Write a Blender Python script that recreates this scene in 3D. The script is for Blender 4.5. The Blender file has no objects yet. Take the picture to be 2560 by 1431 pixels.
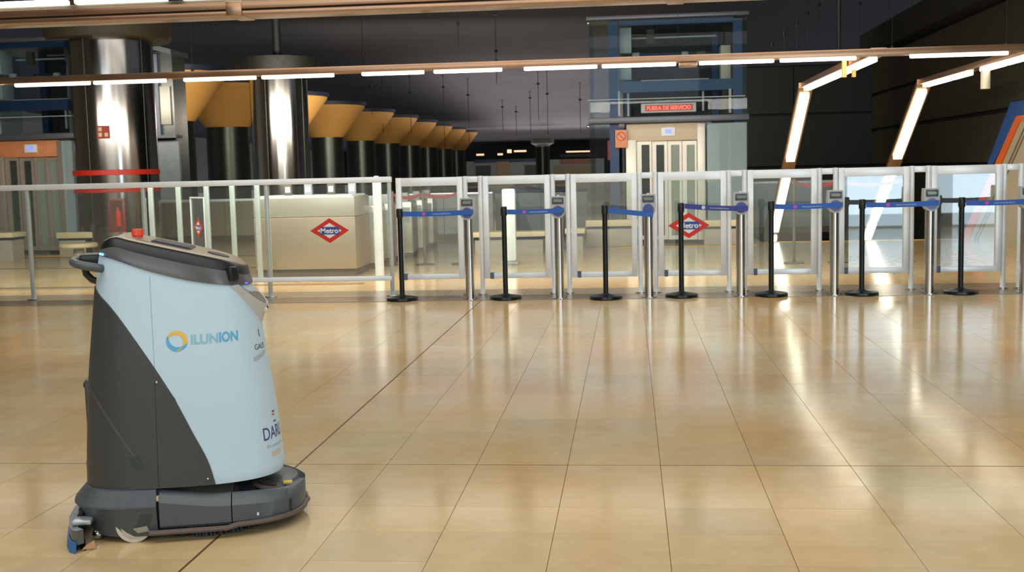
import bpy, bmesh, math, random
from mathutils import Vector, Matrix
from math import sin, cos, pi, radians as R
random.seed(7)
SC = bpy.context.scene
COL = SC.collection

# ------------------------------------------------------------------ camera
F, CX, CY, H = 2870.0, 1280.0, 715.5, 1.4
yaw, pitch, roll = R(5.9154), R(5.7414), 0.0235
fwd = Vector((-sin(yaw)*cos(pitch), cos(yaw)*cos(pitch), -sin(pitch)))
r0 = fwd.cross(Vector((0, 0, 1))).normalized(); u0 = r0.cross(fwd)
rt = cos(roll)*r0 - sin(roll)*u0
up = sin(roll)*r0 + cos(roll)*u0
cam_d = bpy.data.cameras.new('camera'); cam = bpy.data.objects.new('camera', cam_d); COL.objects.link(cam)
m3 = Matrix((rt, up, -fwd)).transposed()
cam.matrix_world = Matrix.Translation((0, 0, H)) @ m3.to_4x4()
cam_d.sensor_width = 36; cam_d.lens = F*36/2560; cam_d.clip_end = 400
cam_d.dof.use_dof = True; cam_d.dof.focus_distance = 5.2; cam_d.dof.aperture_fstop = 8
SC.camera = cam

# ------------------------------------------------------------------ light and exposure
w = bpy.data.worlds.new('world'); SC.world = w; w.use_nodes = True
bg = w.node_tree.nodes['Background']; bg.inputs[0].default_value = (0.55, 0.62, 0.7, 1); bg.inputs[1].default_value = 0.3
SC.view_settings.view_transform = 'Standard'; SC.view_settings.look = 'None'
SC.view_settings.gamma = 1; SC.view_settings.exposure = 0.0; SC.view_settings.use_curve_mapping = False

def area(name, loc, rot, sx, sy, power, col):
    d = bpy.data.lights.new(name, 'AREA'); d.shape = 'RECTANGLE'; d.size = sx; d.size_y = sy
    d.energy = power; d.color = col
    o = bpy.data.objects.new(name, d); o.location = loc; o.rotation_euler = rot; COL.objects.link(o); return o
# added unseen fill lights for the near hall, gate line and far hall
area('hall_fill', (-1.0, 2.5, 4.8), (0, 0, 0), 12, 4.0, 340, (1, .94, .86))
area('hall_fill', (-1.0, 10.0, 4.8), (0, 0, 0), 12, 3, 350, (1, .93, .84))
area('hall_fill', (-3, 14.6, 5.0), (R(10), 0, 0), 14, 2, 230, (1, .94, .86))
area('hall_fill', (-4, 14.0, 2.85), (R(50), 0, 0), 15, .3, 520, (1, .92, .82))
area('hall_fill', (-7, 25, 3.4), (R(86), 0, R(8)), 14, .6, 1300, (1, .9, .76))
area('hall_fill', (-5, 82, 3.4), (pi, 0, 0), 12, 50, 2500, (1, .86, .82))
area('hall_fill', (-7, 42, 3.2), (R(86), 0, R(8)), 12, .5, 520, (1, .9, .76))
area('hall_fill', (-2, 22, 5.4), (pi, 0, 0), 16, 6, 170, (.42, .72, 1))
area('hall_fill', (-3, 112, 3.4), (pi, 0, 0), 30, 36, 1300, (1, .9, .85))
area('hall_fill', (-3, 100, 3.9), (R(75), 0, 0), 30, 1, 900, (1, .9, .8))
area('hall_fill', (0, -6.5, 6.2), (R(-25), 0, 0), 16, 2, 1100, (.95, .97, 1))
area('daylight_fill', (6.3, .72, 1.9), (R(90), 0, 0), 3.4, 3.2, 130, (.74, .88, 1))
area('daylight_fill', (-3, -8.2, 4.6), (R(80), 0, 0), 12, 2.0, 330, (.76, .88, 1))  # added cool fill before the rear wall, which has no opening here

# ------------------------------------------------------------------ helpers
def lin(c):
    return tuple(((v/255)/12.92 if v/255 <= .04045 else ((v/255+.055)/1.055)**2.4) for v in c) + (1,)
MATS = {}
def mat(name, col, rough=.5, metal=0., emit=0., noise=0., nscale=8., bump=0., bscale=60., stretch=None, spec=.5, coat=0., ecol=None, rnd=0.):
    if name in MATS: return MATS[name]
    m = bpy.data.materials.new(name); m.use_nodes = True; nt = m.node_tree; b = nt.nodes['Principled BSDF']
    c = lin(col); b.inputs['Base Color'].default_value = c
    b.inputs['Roughness'].default_value = rough; b.inputs['Metallic'].default_value = metal
    b.inputs['Specular IOR Level'].default_value = spec
    b.inputs['Coat Weight'].default_value = coat; b.inputs['Coat Roughness'].default_value = .08
    if emit:
        b.inputs['Emission Color'].default_value = lin(ecol or col); b.inputs['Emission Strength'].default_value = emit
    tc = nt.nodes.new('ShaderNodeTexCoord')
    mp = nt.nodes.new('ShaderNodeMapping'); nt.links.new(tc.outputs['Object'], mp.inputs[0])
    if stretch: mp.inputs['Scale'].default_value = stretch
    src = None
    if noise:
        n = nt.nodes.new('ShaderNodeTexNoise'); n.inputs['Scale'].default_value = nscale; n.inputs['Detail'].default_value = 4
        nt.links.new(mp.outputs[0], n.inputs[0])
        mr = nt.nodes.new('ShaderNodeMapRange'); mr.inputs['From Min'].default_value = .3; mr.inputs['From Max'].default_value = .7
        mr.inputs['To Min'].default_value = 1-noise; mr.inputs['To Max'].default_value = 1+noise
        nt.links.new(n.outputs[0], mr.inputs[0]); src = mr.outputs[0]
        mr2 = nt.nodes.new('ShaderNodeMapRange'); mr2.inputs['To Min'].default_value = max(.02, rough*.8); mr2.inputs['To Max'].default_value = min(1, rough*1.2)
        nt.links.new(n.outputs[0], mr2.inputs[0]); nt.links.new(mr2.outputs[0], b.inputs['Roughness'])
    if rnd:
        oi = nt.nodes.new('ShaderNodeObjectInfo'); mr = nt.nodes.new('ShaderNodeMapRange')
        mr.inputs['To Min'].default_value = 1-rnd; mr.inputs['To Max'].default_value = 1+rnd
        nt.links.new(oi.outputs['Random'], mr.inputs[0])
        if src:
            mu = nt.nodes.new('ShaderNodeMath'); mu.operation = 'MULTIPLY'; nt.links.new(src, mu.inputs[0]); nt.links.new(mr.outputs[0], mu.inputs[1]); src = mu.outputs[0]
        else: src = mr.outputs[0]
    if src:
        vm = nt.nodes.new('ShaderNodeVectorMath'); vm.operation = 'SCALE'; vm.inputs[0].default_value = c[:3]
        nt.links.new(src, vm.inputs['Scale']); nt.links.new(vm.outputs[0], b.inputs['Base Color'])
    if bump:
        n = nt.nodes.new('ShaderNodeTexNoise'); n.inputs['Scale'].default_value = bscale; nt.links.new(mp.outputs[0], n.inputs[0])
        bp = nt.nodes.new('ShaderNodeBump'); bp.inputs['Strength'].default_value = bump; bp.inputs['Distance'].default_value = .01
        nt.links.new(n.outputs[0], bp.inputs['Height']); nt.links.new(bp.outputs[0], b.inputs['Normal'])
    MATS[name] = m; return m

def glass(name, tint, refl, rough=.02, haze=0., hcol=(200, 210, 215), frs=1.):
    m = bpy.data.materials.new(name); m.use_nodes = True; nt = m.node_tree; nt.nodes.clear()
    out = nt.nodes.new('ShaderNodeOutputMaterial'); tr = nt.nodes.new('ShaderNodeBsdfTransparent'); gl = nt.nodes.new('ShaderNodeBsdfGlossy')
    tr.inputs[0].default_value = lin(tint); gl.inputs['Roughness'].default_value = rough
    fr = nt.nodes.new('ShaderNodeFresnel'); fr.inputs[0].default_value = 1.45
    mr = nt.nodes.new('ShaderNodeMath'); mr.operation = 'MULTIPLY_ADD'; mr.inputs[1].default_value = frs; mr.inputs[2].default_value = refl
    nt.links.new(fr.outputs[0], mr.inputs[0])
    mx = nt.nodes.new('ShaderNodeMixShader'); nt.links.new(mr.outputs[0], mx.inputs[0])
    nt.links.new(tr.outputs[0], mx.inputs[1]); nt.links.new(gl.outputs[0], mx.inputs[2]); last = mx
    if haze:
        df = nt.nodes.new('ShaderNodeBsdfDiffuse'); df.inputs[0].default_value = lin(hcol)
        m2 = nt.nodes.new('ShaderNodeMixShader'); m2.inputs[0].default_value = haze
        nt.links.new(mx.outputs[0], m2.inputs[1]); nt.links.new(df.outputs[0], m2.inputs[2]); last = m2
    nt.links.new(last.outputs[0], out.inputs[0]); return m

def obj(name, bm, m, parent=None, smooth=True, ang=35):
    me = bpy.data.meshes.new(name)
    bmesh.ops.recalc_face_normals(bm, faces=bm.faces)
    if smooth:
        for f in bm.faces: f.smooth = True
        for e in bm.edges:
            if len(e.link_faces) == 2 and e.calc_face_angle(0) > R(ang): e.smooth = False
    bm.to_mesh(me); bm.free(); me.materials.append(m)
    o = bpy.data.objects.new(name, me); COL.objects.link(o)
    if parent: o.parent = parent
    return o
def empty(name, loc, rz=0):
    o = bpy.data.objects.new(name, None); o.location = loc; o.rotation_euler = (0, 0, rz); COL.objects.link(o); o.empty_display_size = .1; return o
def tag(o, label, cat, group=None, kind=None):
    o['label'] = label; o['category'] = cat
    if group: o['group'] = group
    if kind: o['kind'] = kind
    return o
def struct(o): o['kind'] = 'structure'; return o
def copy_tree(o, parent=None):
    c = o.copy(); COL.objects.link(c); c.parent = parent
    for ch in list(o.children): copy_tree(ch, c)
    return c

def B(): return bmesh.new()
def box(bm, x0, x1, y0, y1, z0, z1, bev=0.):
    r = bmesh.ops.create_cube(bm, size=1)
    bmesh.ops.scale(bm, vec=(x1-x0, y1-y0, z1-z0), verts=r['verts'])
    bmesh.ops.translate(bm, vec=((x0+x1)/2, (y0+y1)/2, (z0+z1)/2), verts=r['verts'])
    if bev:
        es = list({e for v in r['verts'] for e in v.link_edges})
        bmesh.ops.bevel(bm, geom=es, offset=bev, segments=2, affect='EDGES', profile=.5)
    return bm
def cyl(bm, p0, p1, r0, r1=None, n=24, caps=True):
    r1 = r0 if r1 is None else r1
    p0, p1 = Vector(p0), Vector(p1); d = p1-p0
    q = d.to_track_quat('Z', 'Y').to_matrix().to_4x4()
    r = bmesh.ops.create_cone(bm, cap_ends=caps, segments=n, radius1=r0, radius2=max(r1, 1e-5), depth=d.length)
    bmesh.ops.transform(bm, matrix=Matrix.Translation((p0+p1)/2) @ q, verts=r['verts']); return bm
def lathe(bm, prof, c=(0, 0, 0), n=32):
    rings = []
    for r, z in prof:
        rings.append([bm.verts.new((c[0]+r*cos(2*pi*k/n), c[1]+r*sin(2*pi*k/n), c[2]+z)) for k in range(n)])
    for a, b in zip(rings, rings[1:]):
        for k in range(n): bm.faces.new((a[k], a[(k+1) % n], b[(k+1) % n], b[k]))
    bm.faces.new(rings[0][::-1]); bm.faces.new(rings[-1]); return bm
def loft(bm, rings, closed=True, cap0=True, cap1=True):
    rv = [[bm.verts.new(p) for p in ring] for ring in rings]
    n = len(rv[0])
    for a, b in zip(rv, rv[1:]):
        for k in range(n if closed else n-1): bm.faces.new((a[k], a[(k+1) % n], b[(k+1) % n], b[k]))
    if cap0: bm.faces.new(rv[0][::-1])
    if cap1: bm.faces.new(rv[-1])
    return bm
def poly(bm, pts, th, axis):
    """flat polygon given thickness along axis vector"""
    a = [bm.verts.new(p) for p in pts]; b = [bm.verts.new(Vector(p)+Vector(axis)*th) for p in pts]
    bm.faces.new(a); bm.faces.new(b[::-1]); n = len(pts)
    for k in range(n): bm.faces.new((a[k], b[k], b[(k+1) % n], a[(k+1) % n]))
    return bm
def tube(bm, pts, r, n=10, closed=False):
    P = [Vector(p) for p in pts]; rings = []
    for i, p in enumerate(P):
        if closed: d = P[(i+1) % len(P)]-P[i-1]
        else: d = P[min(i+1, len(P)-1)]-P[max(i-1, 0)]
        d.normalize(); a = d.cross(Vector((0, 0, 1)))
        if a.length < 1e-3: a = Vector((1, 0, 0))
        a.normalize(); b = a.cross(d)
        rings.append([bm.verts.new(p+r*(cos(2*pi*k/n)*a+sin(2*pi*k/n)*b)) for k in range(n)])
    L = len(rings)
    for i in range(L if closed else L-1):
        A, Bq = rings[i], rings[(i+1) % L]
        for k in range(n): bm.faces.new((A[k], A[(k+1) % n], Bq[(k+1) % n], Bq[k]))
    if not closed: bm.faces.new(rings[0][::-1]); bm.faces.new(rings[-1])
    return bm
def textmesh(s, size, bold=0.0, extrude=.0):
    cu = bpy.data.curves.new('txt', 'FONT'); cu.body = s; cu.size = size; cu.offset = bold; cu.extrude = extrude
    cu.align_x = 'CENTER'; cu.align_y = 'CENTER'; cu.resolution_u = 4
    o = bpy.data.objects.new('txt', cu); COL.objects.link(o)
    dg = bpy.context.evaluated_depsgraph_get(); dg.update()
    me = bpy.data.meshes.new_from_object(o.evaluated_get(dg))
    bpy.data.objects.remove(o); bm = B(); bm.from_mesh(me); bpy.data.meshes.remove(me); return bm
def textobj(name, s, size, loc, m, parent, width=None, height=None, bold=0., mapping=None):
    """text standing in the XZ plane, facing -Y, unless a mapping function is given"""
    bm = textmesh(s, size, bold)
    xs = [v.co.x for v in bm.verts]; ys = [v.co.y for v in bm.verts]
    cx, cy = (min(xs)+max(xs))/2, (min(ys)+max(ys))/2
    sx = width/(max(xs)-min(xs)) if width else 1; sy = height/(max(ys)-min(ys)) if height else 1
    if mapping:
        bmesh.ops.triangulate(bm, faces=bm.faces)
        for _ in range(2):
            bmesh.ops.subdivide_edges(bm, edges=[e for e in bm.edges if e.calc_length()*sx > .012], cuts=1)
    for v in bm.verts:
        tx, ty = (v.co.x-cx)*sx, (v.co.y-cy)*sy
        v.co = mapping(tx, ty) if mapping else Vector((loc[0]+tx, loc[1], loc[2]+ty))
    return obj(name, bm, m, parent, smooth=False)

def at(px, py, Y):
    """world point on the plane y = Y seen at a picture point (used to survey real positions)"""
    d = fwd + rt*(px-CX)/F - up*(py-CY)/F
    return Vector((0, 0, H)) + d*(Y/d.y)
def atx(px, py, X):
    d = fwd + rt*(px-CX)/F - up*(py-CY)/F
    return Vector((0, 0, H)) + d*(X/d.x)
def proj(P):
    d = Vector(P)-Vector((0, 0, H)); k = d.dot(fwd)
    if k <= .1: return None
    return CX+F*d.dot(rt)/k, CY-F*d.dot(up)/k

# ------------------------------------------------------------------ materials
def floor_material(name, tiles):
    m = bpy.data.materials.new(name); m.use_nodes = True; nt = m.node_tree; b = nt.nodes['Principled BSDF']
    N, L = nt.nodes, nt.links
    geo = N.new('ShaderNodeNewGeometry')
    n1 = N.new('ShaderNodeTexNoise'); n1.inputs['Scale'].default_value = .9; n1.inputs['Detail'].default_value = 3
    mp = N.new('ShaderNodeMapping'); mp.inputs['Scale'].default_value = (1.3, .7, 1); L.new(geo.outputs['Position'], mp.inputs[0]); L.new(mp.outputs[0], n1.inputs[0])
    ramp = N.new('ShaderNodeValToRGB'); ramp.color_ramp.elements[0].position = .35; ramp.color_ramp.elements[0].color = lin((203, 170, 117))
    ramp.color_ramp.elements[1].position = .65; ramp.color_ramp.elements[1].color = lin((204, 189, 151)); L.new(n1.outputs[0], ramp.inputs[0])
    n2 = N.new('ShaderNodeTexNoise'); n2.inputs['Scale'].default_value = 9; n2.inputs['Detail'].default_value = 5; L.new(geo.outputs['Position'], n2.inputs[0])
    mr = N.new('ShaderNodeMapRange'); mr.inputs['To Min'].default_value = .9; mr.inputs['To Max'].default_value = 1.08; L.new(n2.outputs[0], mr.inputs[0])
    vm = N.new('ShaderNodeVectorMath'); vm.operation = 'SCALE'; L.new(ramp.outputs[0], vm.inputs[0])
    if tiles:
        oi = N.new('ShaderNodeObjectInfo'); m2 = N.new('ShaderNodeMapRange'); m2.inputs['To Min'].default_value = .93; m2.inputs['To Max'].default_value = 1.05
        L.new(oi.outputs['Random'], m2.inputs[0]); mu = N.new('ShaderNodeMath'); mu.operation = 'MULTIPLY'; L.new(mr.outputs[0], mu.inputs[0]); L.new(m2.outputs[0], mu.inputs[1])
        L.new(mu.outputs[0], vm.inputs['Scale']); L.new(vm.outputs[0], b.inputs['Base Color'])
    else:
        L.new(mr.outputs[0], vm.inputs['Scale'])
        br = N.new('ShaderNodeTexBrick'); br.offset = 0; br.squash = 1
        m3_ = N.new('ShaderNodeMapping'); m3_.inputs['Location'].default_value = (-.13, -5.344, 0); L.new(geo.outputs['Position'], m3_.inputs[0]); L.new(m3_.outputs[0], br.inputs[0])
        br.inputs['Scale'].default_value = 1; br.inputs['Brick Width'].default_value = .437; br.inputs['Row Height'].default_value = .3423
        br.inputs['Mortar Size'].default_value = .0025; br.inputs['Mortar'].default_value = lin((172, 140, 100))
        L.new(vm.outputs[0], br.inputs['Color1']); L.new(vm.outputs[0], br.inputs['Color2']); L.new(br.outputs[0], b.inputs['Base Color'])
    mr3 = N.new('ShaderNodeMapRange'); mr3.inputs['To Min'].default_value = .09; mr3.inputs['To Max'].default_value = .19; L.new(n2.outputs[0], mr3.inputs[0]); L.new(mr3.outputs[0], b.inputs['Roughness'])
    b.inputs['Specular IOR Level'].default_value = .55
    n3 = N.new('ShaderNodeTexNoise'); n3.inputs['Scale'].default_value = 2.5; L.new(geo.outputs['Position'], n3.inputs[0])
    bp = N.new('ShaderNodeBump'); bp.inputs['Strength'].default_value = .03; bp.inputs['Distance'].default_value = .01; L.new(n3.outputs[0], bp.inputs['Height']); L.new(bp.outputs[0], b.inputs['Normal'])
    return m
M_tile = floor_material('polished_tile', True)
M_floor = floor_material('polished_floor', False)
M_grout = mat('grout', (140, 116, 88), .8, noise=.1)
M_strip = mat('grey_stone_strip', (140, 128, 108), .22, noise=.06, nscale=5)
M_strip2 = mat('darker_stone', (140, 116, 90), .25, noise=.05)
M_yellow = mat('yellow_tactile', (214, 165, 60), .5, noise=.05)
M_steel = mat('polished_steel', (205, 207, 208), .2, 1, noise=.05, nscale=3)
M_alu = mat('satin_aluminium', (234, 241, 244), .32, .15, noise=.05, nscale=4)
M_steel_d = mat('column_steel', (158, 155, 150), .15, 1, noise=.06, nscale=2, stretch=(4, 4, .2))
M_steel_far = mat('dark_column_steel', (72, 76, 70), .35, .9, noise=.08)
M_rail_refl = mat('brushed_light_rail', (176, 140, 112), .3, .85, noise=.08, nscale=3)  # aluminium rail; brown reflection of the floor put into the colour
M_railgap = mat('rail_slot', (58, 46, 36), .5, .3, noise=.05)
M_tube = mat('lamp_tube', (255, 250, 238), .4, emit=9, ecol=(255, 249, 232))
M_tube_far = mat('stair_lamp_tube', (255, 252, 238), .4, emit=6, ecol=(255, 250, 228))
M_black = mat('black_plastic', (22, 26, 28), .35, noise=.05)
M_blackm = mat('black_painted_metal', (24, 30, 31), .3, .3, noise=.05)
M_belt = mat('blue_belt', (38, 92, 178), .6, noise=.04, nscale=30)
M_belt2 = mat('violet_blue_belt', (52, 62, 140), .6, noise=.04, nscale=30)
M_pink = mat('pink_print', (176, 84, 170), .6, noise=.02)
M_whitep = mat('white_print', (190, 205, 225), .6, noise=.02)
M_head = mat('validator_grey', (176, 178, 174), .4, noise=.03)
M_scr = mat('validator_screen', (62, 72, 98), .25, noise=.03)
M_lcd = mat('validator_lcd', (120, 140, 110), .3, noise=.03)
M_reader = mat('reader_blue', (66, 84, 150), .3, noise=.03)
M_red = mat('sign_red', (206, 44, 30), .45, noise=.03)
M_white = mat('sign_white', (225, 230, 228), .45, noise=.02)
M_blue = mat('sign_blue', (52, 74, 160), .45, noise=.02)
M_glass = glass('clear_glass', (246, 250, 248), .02, haze=.06, hcol=(190, 200, 198))
M_gate = glass('gate_glass', (244, 250, 249), .07, rough=.015, haze=.06, hcol=(206, 218, 220))
M_shaft = glass('shaft_glass', (236, 244, 246), .0, haze=.01, hcol=(110, 120, 125), frs=.15)
M_pale = glass('shaft_glass_painted_glare', (236, 244, 246), .02, haze=.42, hcol=(176, 196, 200), frs=.3)  # pale haze stands in for light mirrored by the pane
M_alug = mat('grey_green_post', (182, 194, 190), .35, .3, noise=.04)
M_ceil = mat('dark_ceiling', (58, 62, 71), .75, noise=.06, nscale=.15)
M_ceil_n = mat('near_ceiling', (64, 60, 62), .8, noise=.05, nscale=.2)
M_wall_d = mat('ribbed_wall_panel', (44, 42, 26), .55, noise=.12, nscale=1.5, stretch=(1, .2, 18))
M_wall_b = mat('back_wall_green_black', (24, 30, 24), .6, noise=.1, nscale=1)
M_recess = mat('wall_recess', (10, 12, 8), .8, noise=.02)
M_wall = mat('hall_wall', (186, 182, 172), .7, noise=.06, nscale=.5)
M_bpanel = mat('beige_wall_panel', (172, 160, 134), .5, noise=.04, nscale=1)
M_oran = mat('orange_band', (222, 98, 36), .45, noise=.03)
M_blband = mat('blue_band', (40, 82, 148), .45, noise=.03)
M_cap = mat('orange_capital', (216, 164, 88), .6, noise=.05, nscale=1)
M_caprim = mat('capital_rim', (34, 44, 62), .5, noise=.05)
M_olive = mat('olive_capital', (64, 58, 40), .6, noise=.05)
M_olive_d = mat('dark_olive_capital', (15, 19, 14), .6, noise=.05)
M_navy = mat('lift_blue_steel', (22, 52, 88), .45, .2, noise=.06, nscale=2)
M_roof = mat('lift_roof_grey', (88, 92, 100), .4, .4, noise=.05)
M_dark = mat('dark_void_panel', (20, 26, 30), .6, noise=.08)
M_cream = mat('lift_door_white', (214, 212, 200), .35, .15, noise=.03)
M_beige = mat('lift_header_beige', (196, 182, 158), .5, noise=.04)
M_doorglass = mat('lift_door_glass', (62, 70, 66), .12, .1, noise=.1, nscale=3)
M_doorglass2 = mat('lift_door_glass_pale', (138, 152, 140), .15, .1, noise=.08, nscale=3)
M_ledblack = mat('led_board', (40, 8, 6), .4, emit=.5, ecol=(180, 20, 12), noise=.02)
M_led = mat('led_letters', (255, 90, 70), .5, emit=1.5, ecol=(255, 84, 60))
M_bluescr = mat('small_blue_display', (120, 140, 240), .4, emit=1.1, ecol=(110, 130, 240))
M_signor = mat('orange_notice', (214, 142, 104), .5, noise=.04)
M_grayp = mat('grey_panel', (154, 162, 162), .45, noise=.06, nscale=1.5)
M_counter = mat('counter_steel', (172, 158, 138), .34, .45, noise=.05, nscale=1)
M_countert = mat('counter_top', (186, 184, 172), .3, .4, noise=.05, nscale=1)
M_plinth = mat('plinth_dark', (96, 88, 78), .5, noise=.05)
M_bench = mat('cream_bench_top', (214, 200, 160), .5, noise=.04)
M_benchb = mat('bench_base', (168, 160, 146), .5, noise=.05)
M_burg = mat('burgundy_belt', (122, 44, 44), .6, noise=.04)
M_firebox = mat('fire_cabinet_red', (150, 48, 38), .4, noise=.05)
M_fireglass = mat('fire_cabinet_glass', (104, 72, 62), .15, noise=.05)
# robot
M_shell = mat('robot_pale_shell', (193, 220, 237), .5, coat=.0, noise=.015, nscale=3)
M_graph = mat('robot_graphite', (62, 67, 68), .42, noise=.04, nscale=60, bump=.05, bscale=400)
M_graph2 = mat('robot_base_graphite', (78, 86, 91), .38, noise=.05, nscale=20, bump=.05, bscale=300)
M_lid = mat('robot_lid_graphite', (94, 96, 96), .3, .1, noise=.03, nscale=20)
M_lidtop = mat('robot_lid_top', (150, 139, 114), .4, noise=.03, nscale=10)  # dark plastic; the tan base colour carries its beige reflection
M_lidedge = mat('robot_lid_edge', (14, 20, 24), .4, noise=.03)
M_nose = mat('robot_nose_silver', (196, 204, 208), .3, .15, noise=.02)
M_screen = mat('robot_touchscreen', (24, 20, 42), .5, noise=.03)
M_btn = mat('emergency_button', (236, 82, 54), .4, noise=.03)
M_bump = mat('robot_bumper_rubber', (96, 84, 78), .55, noise=.05)
M_tyre = mat('robot_wheel', (206, 200, 184), .5, noise=.06, nscale=20)
M_brist = mat('brush_bristles', (40, 58, 74), .5, noise=.2, nscale=60)
M_sq = mat('squeegee_metal', (112, 120, 130), .35, .6, noise=.05)
M_sqb = mat('squeegee_blue_rubber', (52, 112, 168), .5, noise=.05)
M_ledb = mat('robot_status_light', (90, 150, 255), .4, emit=3, ecol=(90, 150, 255))
M_logoy = mat('logo_yellow', (232, 192, 84), .45, noise=.02)
M_logob = mat('logo_blue', (88, 176, 222), .45, noise=.02)
M_logobp = mat('logo_blue_faded', (140, 196, 214), .4, noise=.04)
M_print = mat('dark_grey_print', (84, 92, 98), .5, noise=.02)
M_printb = mat('navy_print', (60, 76, 128), .5, noise=.02)
M_printr = mat('red_print', (226, 80, 84), .5, noise=.02)
M_printp = mat('faded_print', (172, 184, 188), .45, noise=.02)
M_sticker = mat('pale_sticker', (196, 204, 204), .25, noise=.01)
M_smudge = mat('faded_orange_print', (206, 192, 172), .45, noise=.02)
M_yst = mat('yellow_sticker', (216, 196, 60), .5, noise=.03)
M_recgrn = mat('recessed_grip', (44, 62, 60), .3, noise=.03)
M_screw = mat('screw_head', (196, 198, 196), .3, .9, noise=.02)

# ------------------------------------------------------------------ setting
PX, PY, X0, Y0 = .437, .3423, .13, 5.344
YT = Y0 + PY*19            # tiles are single objects up to here
bm = B()
box(bm, -22, 7, 3.2, YT, -.06, -.006)
fl = struct(obj('floor', bm, M_grout))
bm = B()
box(bm, -22, 7, -12, 3.2, -.06, 0); box(bm, -22, 7, YT, 21.3, -.06, 0); box(bm, -22, 2.5, 21.3, 150, -.06, 0); box(bm, 2.5, 7, 29.6, 150, -.06, 0)
ff = obj('floor_paving', bm, M_floor, fl, smooth=False); ff['kind'] = 'stuff'
cells = []
for j in range(-6, 19):
    for i in range(-20, 14):
        x = X0+i*PX; y = Y0+j*PY
        if y < 3.2 or y+PY > YT+.01: continue
        vis = False
        for cx in (x, x+PX):
            for cy in (y, y+PY):
                p = proj((cx, cy, 0))
                if p and -20 < p[0] < 2580 and -20 < p[1] < 1450: vis = True
        cells.append((not vis, y, x))
cells.sort()
def tile_bm(bm, x, y, sx, sy, dz=0):
    g = .0011; b = .0003
    a = [(x+g, y+g), (x+sx-g, y+g), (x+sx-g, y+sy-g), (x+g, y+sy-g)]
    c = [(x+g+b, y+g+b), (x+sx-g-b, y+g+b), (x+sx-g-b, y+sy-g-b), (x+g+b, y+sy-g-b)]
    r0_ = [bm.verts.new((p[0], p[1], -.008)) for p in a]; r1_ = [bm.verts.new((p[0], p[1], -.0006)) for p in a]; r2_ = [bm.verts.new((p[0], p[1], dz)) for p in c]
    for A, Bq in ((r0_, r1_), (r1_, r2_)):
        for k in range(4): bm.faces.new((A[k], A[(k+1) % 4], Bq[(k+1) % 4], Bq[k]))
    bm.faces.new(r2_)
bm = B(); tile_bm(bm, 0, 0, PX, PY); proto = obj('floor_tile', bm, M_tile, fl, smooth=False)
rest = B()
for k, (nv, y, x) in enumerate(cells):
    if k < 298 and not nv:
        o = proto if k == 0 else proto.copy()
        if k: COL.objects.link(o); o.parent = fl
        o.location = (x, y, random.uniform(-.0004, .0003))
    else: tile_bm(rest, x, y, PX, PY)
# border of the tiled field outside the frame
for x0_, x1_ in ((-22, X0-20*PX), (X0+14*PX, 7)):
    tile_bm(rest, x0_, 3.2, x1_-x0_, YT-3.2)
tile_bm(rest, X0-20*PX, 3.2, 34*PX, max(.01, min(c[1] for c in cells)-3.2))
o = obj('far_floor_tiles', rest, M_tile, fl, smooth=False); o['kind'] = 'stuff'
# dark expansion joint running away from the camera and one across
bm = B(); box(bm, X0-4*PX-.005, X0-4*PX+.005, 3.2, 12.3, -.002, .0006); struct(obj('trim_1', bm, mat('expansion_joint', (92, 66, 44), .6, noise=.1)))
bm = B(); box(bm, -8.6, 6, Y0-.0025, Y0+.0025, -.002, .0005); struct(obj('trim_2', bm, MATS['expansion_joint']))
# stone strip under the fence line, slab by slab
st = struct(obj('trim_3', box(B(), -12, 6, 12.3, 13.45, -.02, .001), M_grout))
for k in range(20):
    bm = B(); box(bm, -12+k*.9+.002, -12+(k+1)*.9-.002, 12.302, 13.448, 0, .004); obj('stone_slab', bm, M_strip, st, smooth=False)
for n_, (a, b_, yy, wd, sk) in enumerate([(-12, -3.4, 14.3, .2, .0), (-13, -3.8, 16.4, .2, -.12), (-13, -6, 19.0, .25, -.1)]):
    bm = B(); poly(bm, [(a, yy+sk*a, .003), (b_, yy+sk*b_, .003), (b_, yy+wd+sk*b_, .003), (a, yy+wd+sk*a, .003)], .004, (0, 0, -1)); struct(obj('trim_%d' % (4+n_), bm, M_strip2))
# yellow tactile lines
bm = B(); box(bm, -13.5, -9.5, 20.55, 20.75, 0, .006); struct(obj('trim_7', bm, M_yellow))
bm = B(); box(bm, -.2, 2.2, 20.35, 20.5, 0, .006); struct(obj('trim_8', bm, M_yellow))
bm = B(); box(bm, 2.6, 5.9, 21.05, 21.2, 0, .006); struct(obj('trim_9', bm, M_yellow))

# ceiling: flat over the near hall, falling away far behind
bm = B(); box(bm, -22, 18, -12, 26, 7.6, 7.8); struct(obj('ceiling', bm, M_ceil_n))
bm = B()
sec = [(26, 7.6), (55, 6.6), (100, 5.2), (152, 4.4)]
loft(bm, [[(-40, y, z), (20, y, z), (20, y, z+.3), (-40, y, z+.3)] for y, z in sec]); struct(obj('ceiling', bm, M_ceil, smooth=False))
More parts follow.
